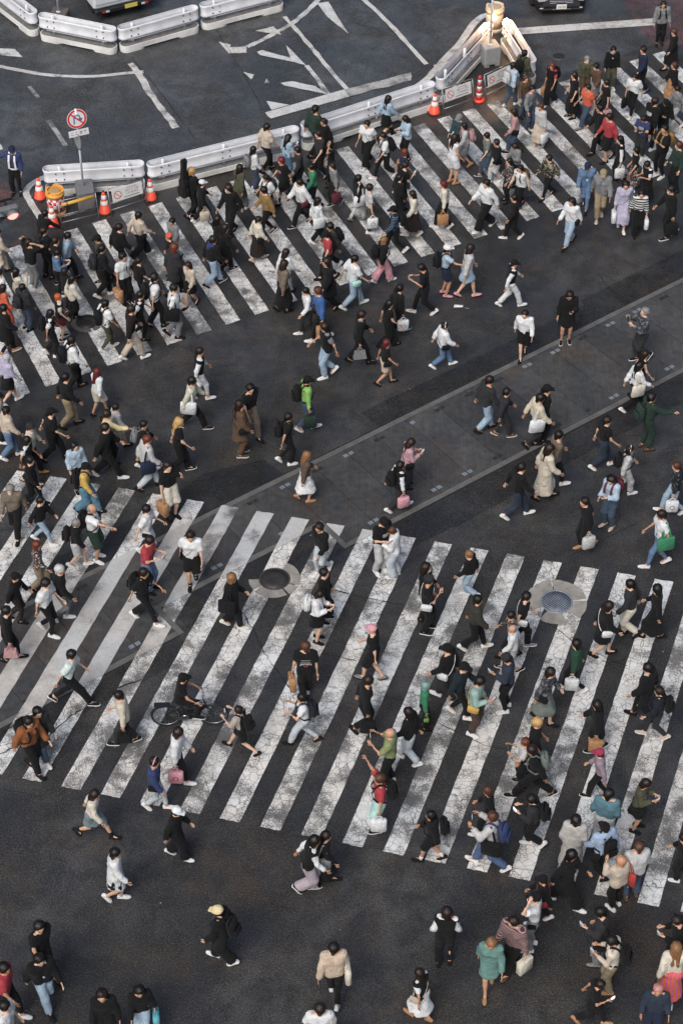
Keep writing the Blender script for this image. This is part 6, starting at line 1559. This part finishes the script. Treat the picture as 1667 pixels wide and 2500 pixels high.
4.05 27.43 1.71 177 Wphone|s|L:chr|P:blk|wht|bp:blk|person in charcoal jacket with black backpack holding a lit phone
5.53 27.44 1.84 78 s|s|L:teal3|W:lgr|blk||person in teal blue shirt and pale trousers seen from behind
4.80 26.82 1.77 79 s|m|H:lgrb|M:lgrb|blk||person in long pale grey hooded coat seen from behind
4.59 25.93 1.84 341 W|m|C:blk|W:blk|wht||person in long black coat with white shoes below the pale hooded coat
5.42 26.65 1.70 126 w|s+cap:blk|H:sky|P:blk|blk|bp:blk|person in light blue hooded sweater with black backpack
5.67 25.85 1.67 125 handface|m:strawb|L:bei|P:blk|wht|tote:redo:R|person in beige cardigan with a large red bag on the back
6.02 26.09 1.81 101 s|s:brn|L:lgr|P:djean|brn||person in grey sweater and dark jeans beside the large red bag
4.11 25.48 1.56 179 w|s+cap:blk|L:blk|P:blk|wht|sh:red|person in black with a small red bag strap at lower right
7.09 26.54 1.52 160 w|s|L:blk|P:blk|wht||person in black cut by the right edge level with the last stripe
3.87 24.85 1.84 170 wave|s+cap:blk|T:wht|P:gry|wht|strap:blk|person in white top and grey jeans with one arm over the head
3.44 24.30 1.84 221 w|s|J:plaid/wht|P:blk|brn|shop:crm:R|person in burgundy striped shirt over white tee with a round white bag
2.94 23.88 1.79 266 w|m:lbrn|L:teal4|K:teal4|tan|tan|person in teal short dress and sandals at the bottom right
2.07 24.45 1.84 86 s|m:dbr|V:blk/wht|P:blk|blk||person in black vest over white short sleeves seen from behind
1.56 23.16 1.62 139 w|m|V:blk/wht|M2:wht|tan|sh:bei|person in black top and white pleated skirt at the bottom
5.21 24.49 1.84 172 phone|s|L:chr|P:gry|gry|tote:blk:L|person in dark sweater with black bag and phone at lower right
5.35 23.83 1.81 167 phone|s|V:crm/bei|P:khk|tan|bp:blk|person in beige vest and khaki trousers with black backpack at lower right
4.89 23.07 1.53 343 Wphone|s|T:blk|P:blk|tan||person in black tee with glowing phone at the bottom right
6.08 22.84 1.66 266 s|s:pink|L:djean2|P:nav|blk||person in dark blue jacket at the bottom right edge corner
6.50 23.60 1.84 81 w|l:lbrn|L:crm|M:orpk|wht||person in cream sweater and long orange pink skirt
6.71 24.33 1.77 171 phone|s:dbr|L:blk|P:blk|wht||person in black sweater with phone cut by the right edge near the bottom
-4.65 26.03 1.72 355 w|m|C:wht|K:blk|wht|tan|person in white coat and black skirt alone on the asphalt
-5.97 24.19 1.84 312 w|s|T:blk|P:blk|blk||person in black tee and black trousers at bottom left, upper of a pair
-5.86 23.46 1.81 305 w|s|J:blk/wht|P:ljean|blk||person in black jacket and light jeans at bottom left, lower of a pair
-6.56 23.21 1.84 342 w|s|T:red|P:blk|wht||person in red tee at the bottom left edge
-6.43 22.34 1.84 347 s|s|T:wht|P:blk|wht||person in white tee cut by the bottom left corner
-4.56 22.61 1.84 273 s|m|L:blk|P:blk|blk|sh:blk|person in black leather jacket cut by the bottom edge, left of a teal bag
-3.89 22.83 1.73 277 w|m|L:blk|P:ljean|wht|shop:tealb:R|person in black top and light jeans with a teal bag at the bottom edge
-2.35 24.53 1.82 167 w|s+cap:yelc|L:blk:wht|W:blk|wht|bp:blk|person in pale yellow cap and baggy black outfit alone on the asphalt
-0.69 26.26 1.84 357 WW|m|V:blk/wht|W:mauve2|blk||person in black vest with pale sleeves and wide mauve trousers
-0.38 26.50 1.67 353 w|m|L:blk|M:blk|blk|tote:gry:R|person in black with a grey bag beside the wide mauve trousers
-0.15 23.60 1.84 88 w|s|L:bei3|P:blk|wht|tote:crm:R|person in beige sweater with cream shoulder bag walking away
-0.42 22.27 1.84 87 s|s|T:wht|P:blk|wht|tote:crm:R|person in white tee cut by the bottom edge with a cream bag'''
for ln in PEOPLE.strip().split('\n'):
    a, hair, top, bot, shoe, ext, label = ln.split('|'); px, py_, hh, fc, ps = a.split()
    person(float(px), float(py_), float(hh), float(fc), ps, hair, top, bot, shoe, ext, label)

# ------------------------------------------------------------------ bicycle and rider, umbrella
bic = empty('bicycle', (-3.39, 30.82, 0), rad(2)); tag(bic, 'black city bicycle ridden across the lower crosswalk', 'bicycle')
BKM = M_plain('bicycle black', (.012, .012, .013), .35); SPK = M_plain('spoke steel', (.35, .35, .36), .3, .8)
for x in (-.53, .53):
    e = empty('wheel', (x, 0, .335)); e.parent = bic
    m = MB(); m.tube([(.315 * math.cos(a), 0, .315 * math.sin(a)) for a in [2 * math.pi * i / 36 for i in range(36)]], .026, 8, closed=True); m.build('tyre', TYRE, e)
    m = MB(); m.tube([(.292 * math.cos(a), 0, .292 * math.sin(a)) for a in [2 * math.pi * i / 36 for i in range(36)]], .012, 6, closed=True); m.build('rim', SPK, e)
    m = MB()
    for i in range(18): a = 2 * math.pi * i / 18; m.tube([(.02 * math.cos(a + .8), .02 * (-1) ** i, .02 * math.sin(a + .8)), (.288 * math.cos(a), 0, .288 * math.sin(a))], .0030, 3)
    m.build('spokes', SPK, e)['kind'] = 'stuff'
    m = MB(); m.tube([(0, -.05, 0), (0, .05, 0)], .022, 8); m.build('hub', BKM, e)
    m = MB(); m.tube([(.345 * math.cos(a), 0, .345 * math.sin(a)) for a in [rad(20 + 150 * i / 12) for i in range(13)]], .016, 6); m.build('mudguard', BKM, e)
fr = [((-.53, 0, .335), (-.10, 0, .29)), ((-.10, 0, .29), (-.20, 0, .80)), ((-.53, .0, .335), (-.18, 0, .68)), ((-.10, 0, .29), (.36, 0, .58)), ((-.15, 0, .50), (.34, 0, .66)), ((.32, 0, .86), (.40, 0, .56))]
m = MB()
for a, b in fr: m.tube([a, b], .022, 8)
m.build('frame', BKM, bic)
for s in (-1, 1): m = MB(); m.tube([(.40, s * .01, .57), (.42, s * .05, .50), (.53, s * .05, .335)], .012, 6); m.build('fork', BKM, bic)
m = MB(); m.tube([(.32, 0, .86), (.30, 0, .98), (.34, .0, 1.0)], .014, 8); m.tube([(.14, -.27, 1.0), (.30, -.20, 1.02), (.34, 0, 1.0), (.30, .20, 1.02), (.14, .27, 1.0)], .013, 8); m.build('handlebar', SPK, bic)
m = MB(); m.box((-.22, 0, .83), (.26, .17, .06), bev=.03); m.build('saddle', BKM, bic)
m = MB(); m.lathe([(.10, -.01), (.10, .01)], 20, Matrix.Translation((-.10, -.05, .29)) @ Matrix.Rotation(math.pi / 2, 4, 'X')); m.build('chainring', SPK, bic)
m = MB(); m.box((-.3, -.06, .315), (.5, .02, .12), bev=.005); m.build('chain_guard', BKM, bic)
for s, dx, dz in ((1, .12, .10), (-1, -.12, -.10)):
    m = MB(); m.tube([(-.10, -s * .06, .29), (-.10 + dx, -s * .07, .29 + dz)], .011, 6); m.box((-.10 + dx, -s * .12, .29 + dz), (.09, .09, .02), bev=.004); m.build('pedal', BKM, bic)
m = MB(); m.box((-.60, 0, .70), (.36, .14, .012)); m.tube([(-.45, .05, .70), (-.53, .05, .335)], .007, 5); m.tube([(-.45, -.05, .70), (-.53, -.05, .335)], .007, 5); m.build('rack', BKM, bic)
person(-3.44, 30.82, 1.70, 2., 'bike', 's+cap:blk', 'T:blk:org', 'P:blk', 'blk', '', 'person in black cap and black tee riding the black bicycle')
um = empty('umbrella', (.50, 46.10, 0)); tag(um, 'closed pale umbrella used as a walking stick by the white tee with mint hood', 'umbrella')
m = MB(); m.lathe([(.008, 0), (.012, .08), (.035, .40), (.03, .62), (.014, .66)], 10); m.build('canopy', cloth('grg2'), um)
m = MB(); m.tube([(0, 0, .66), (0, 0, .80), (.01, 0, .86), (.05, 0, .90), (.09, 0, .86)], .012, 6); m.build('handle', cloth('blk'), um)
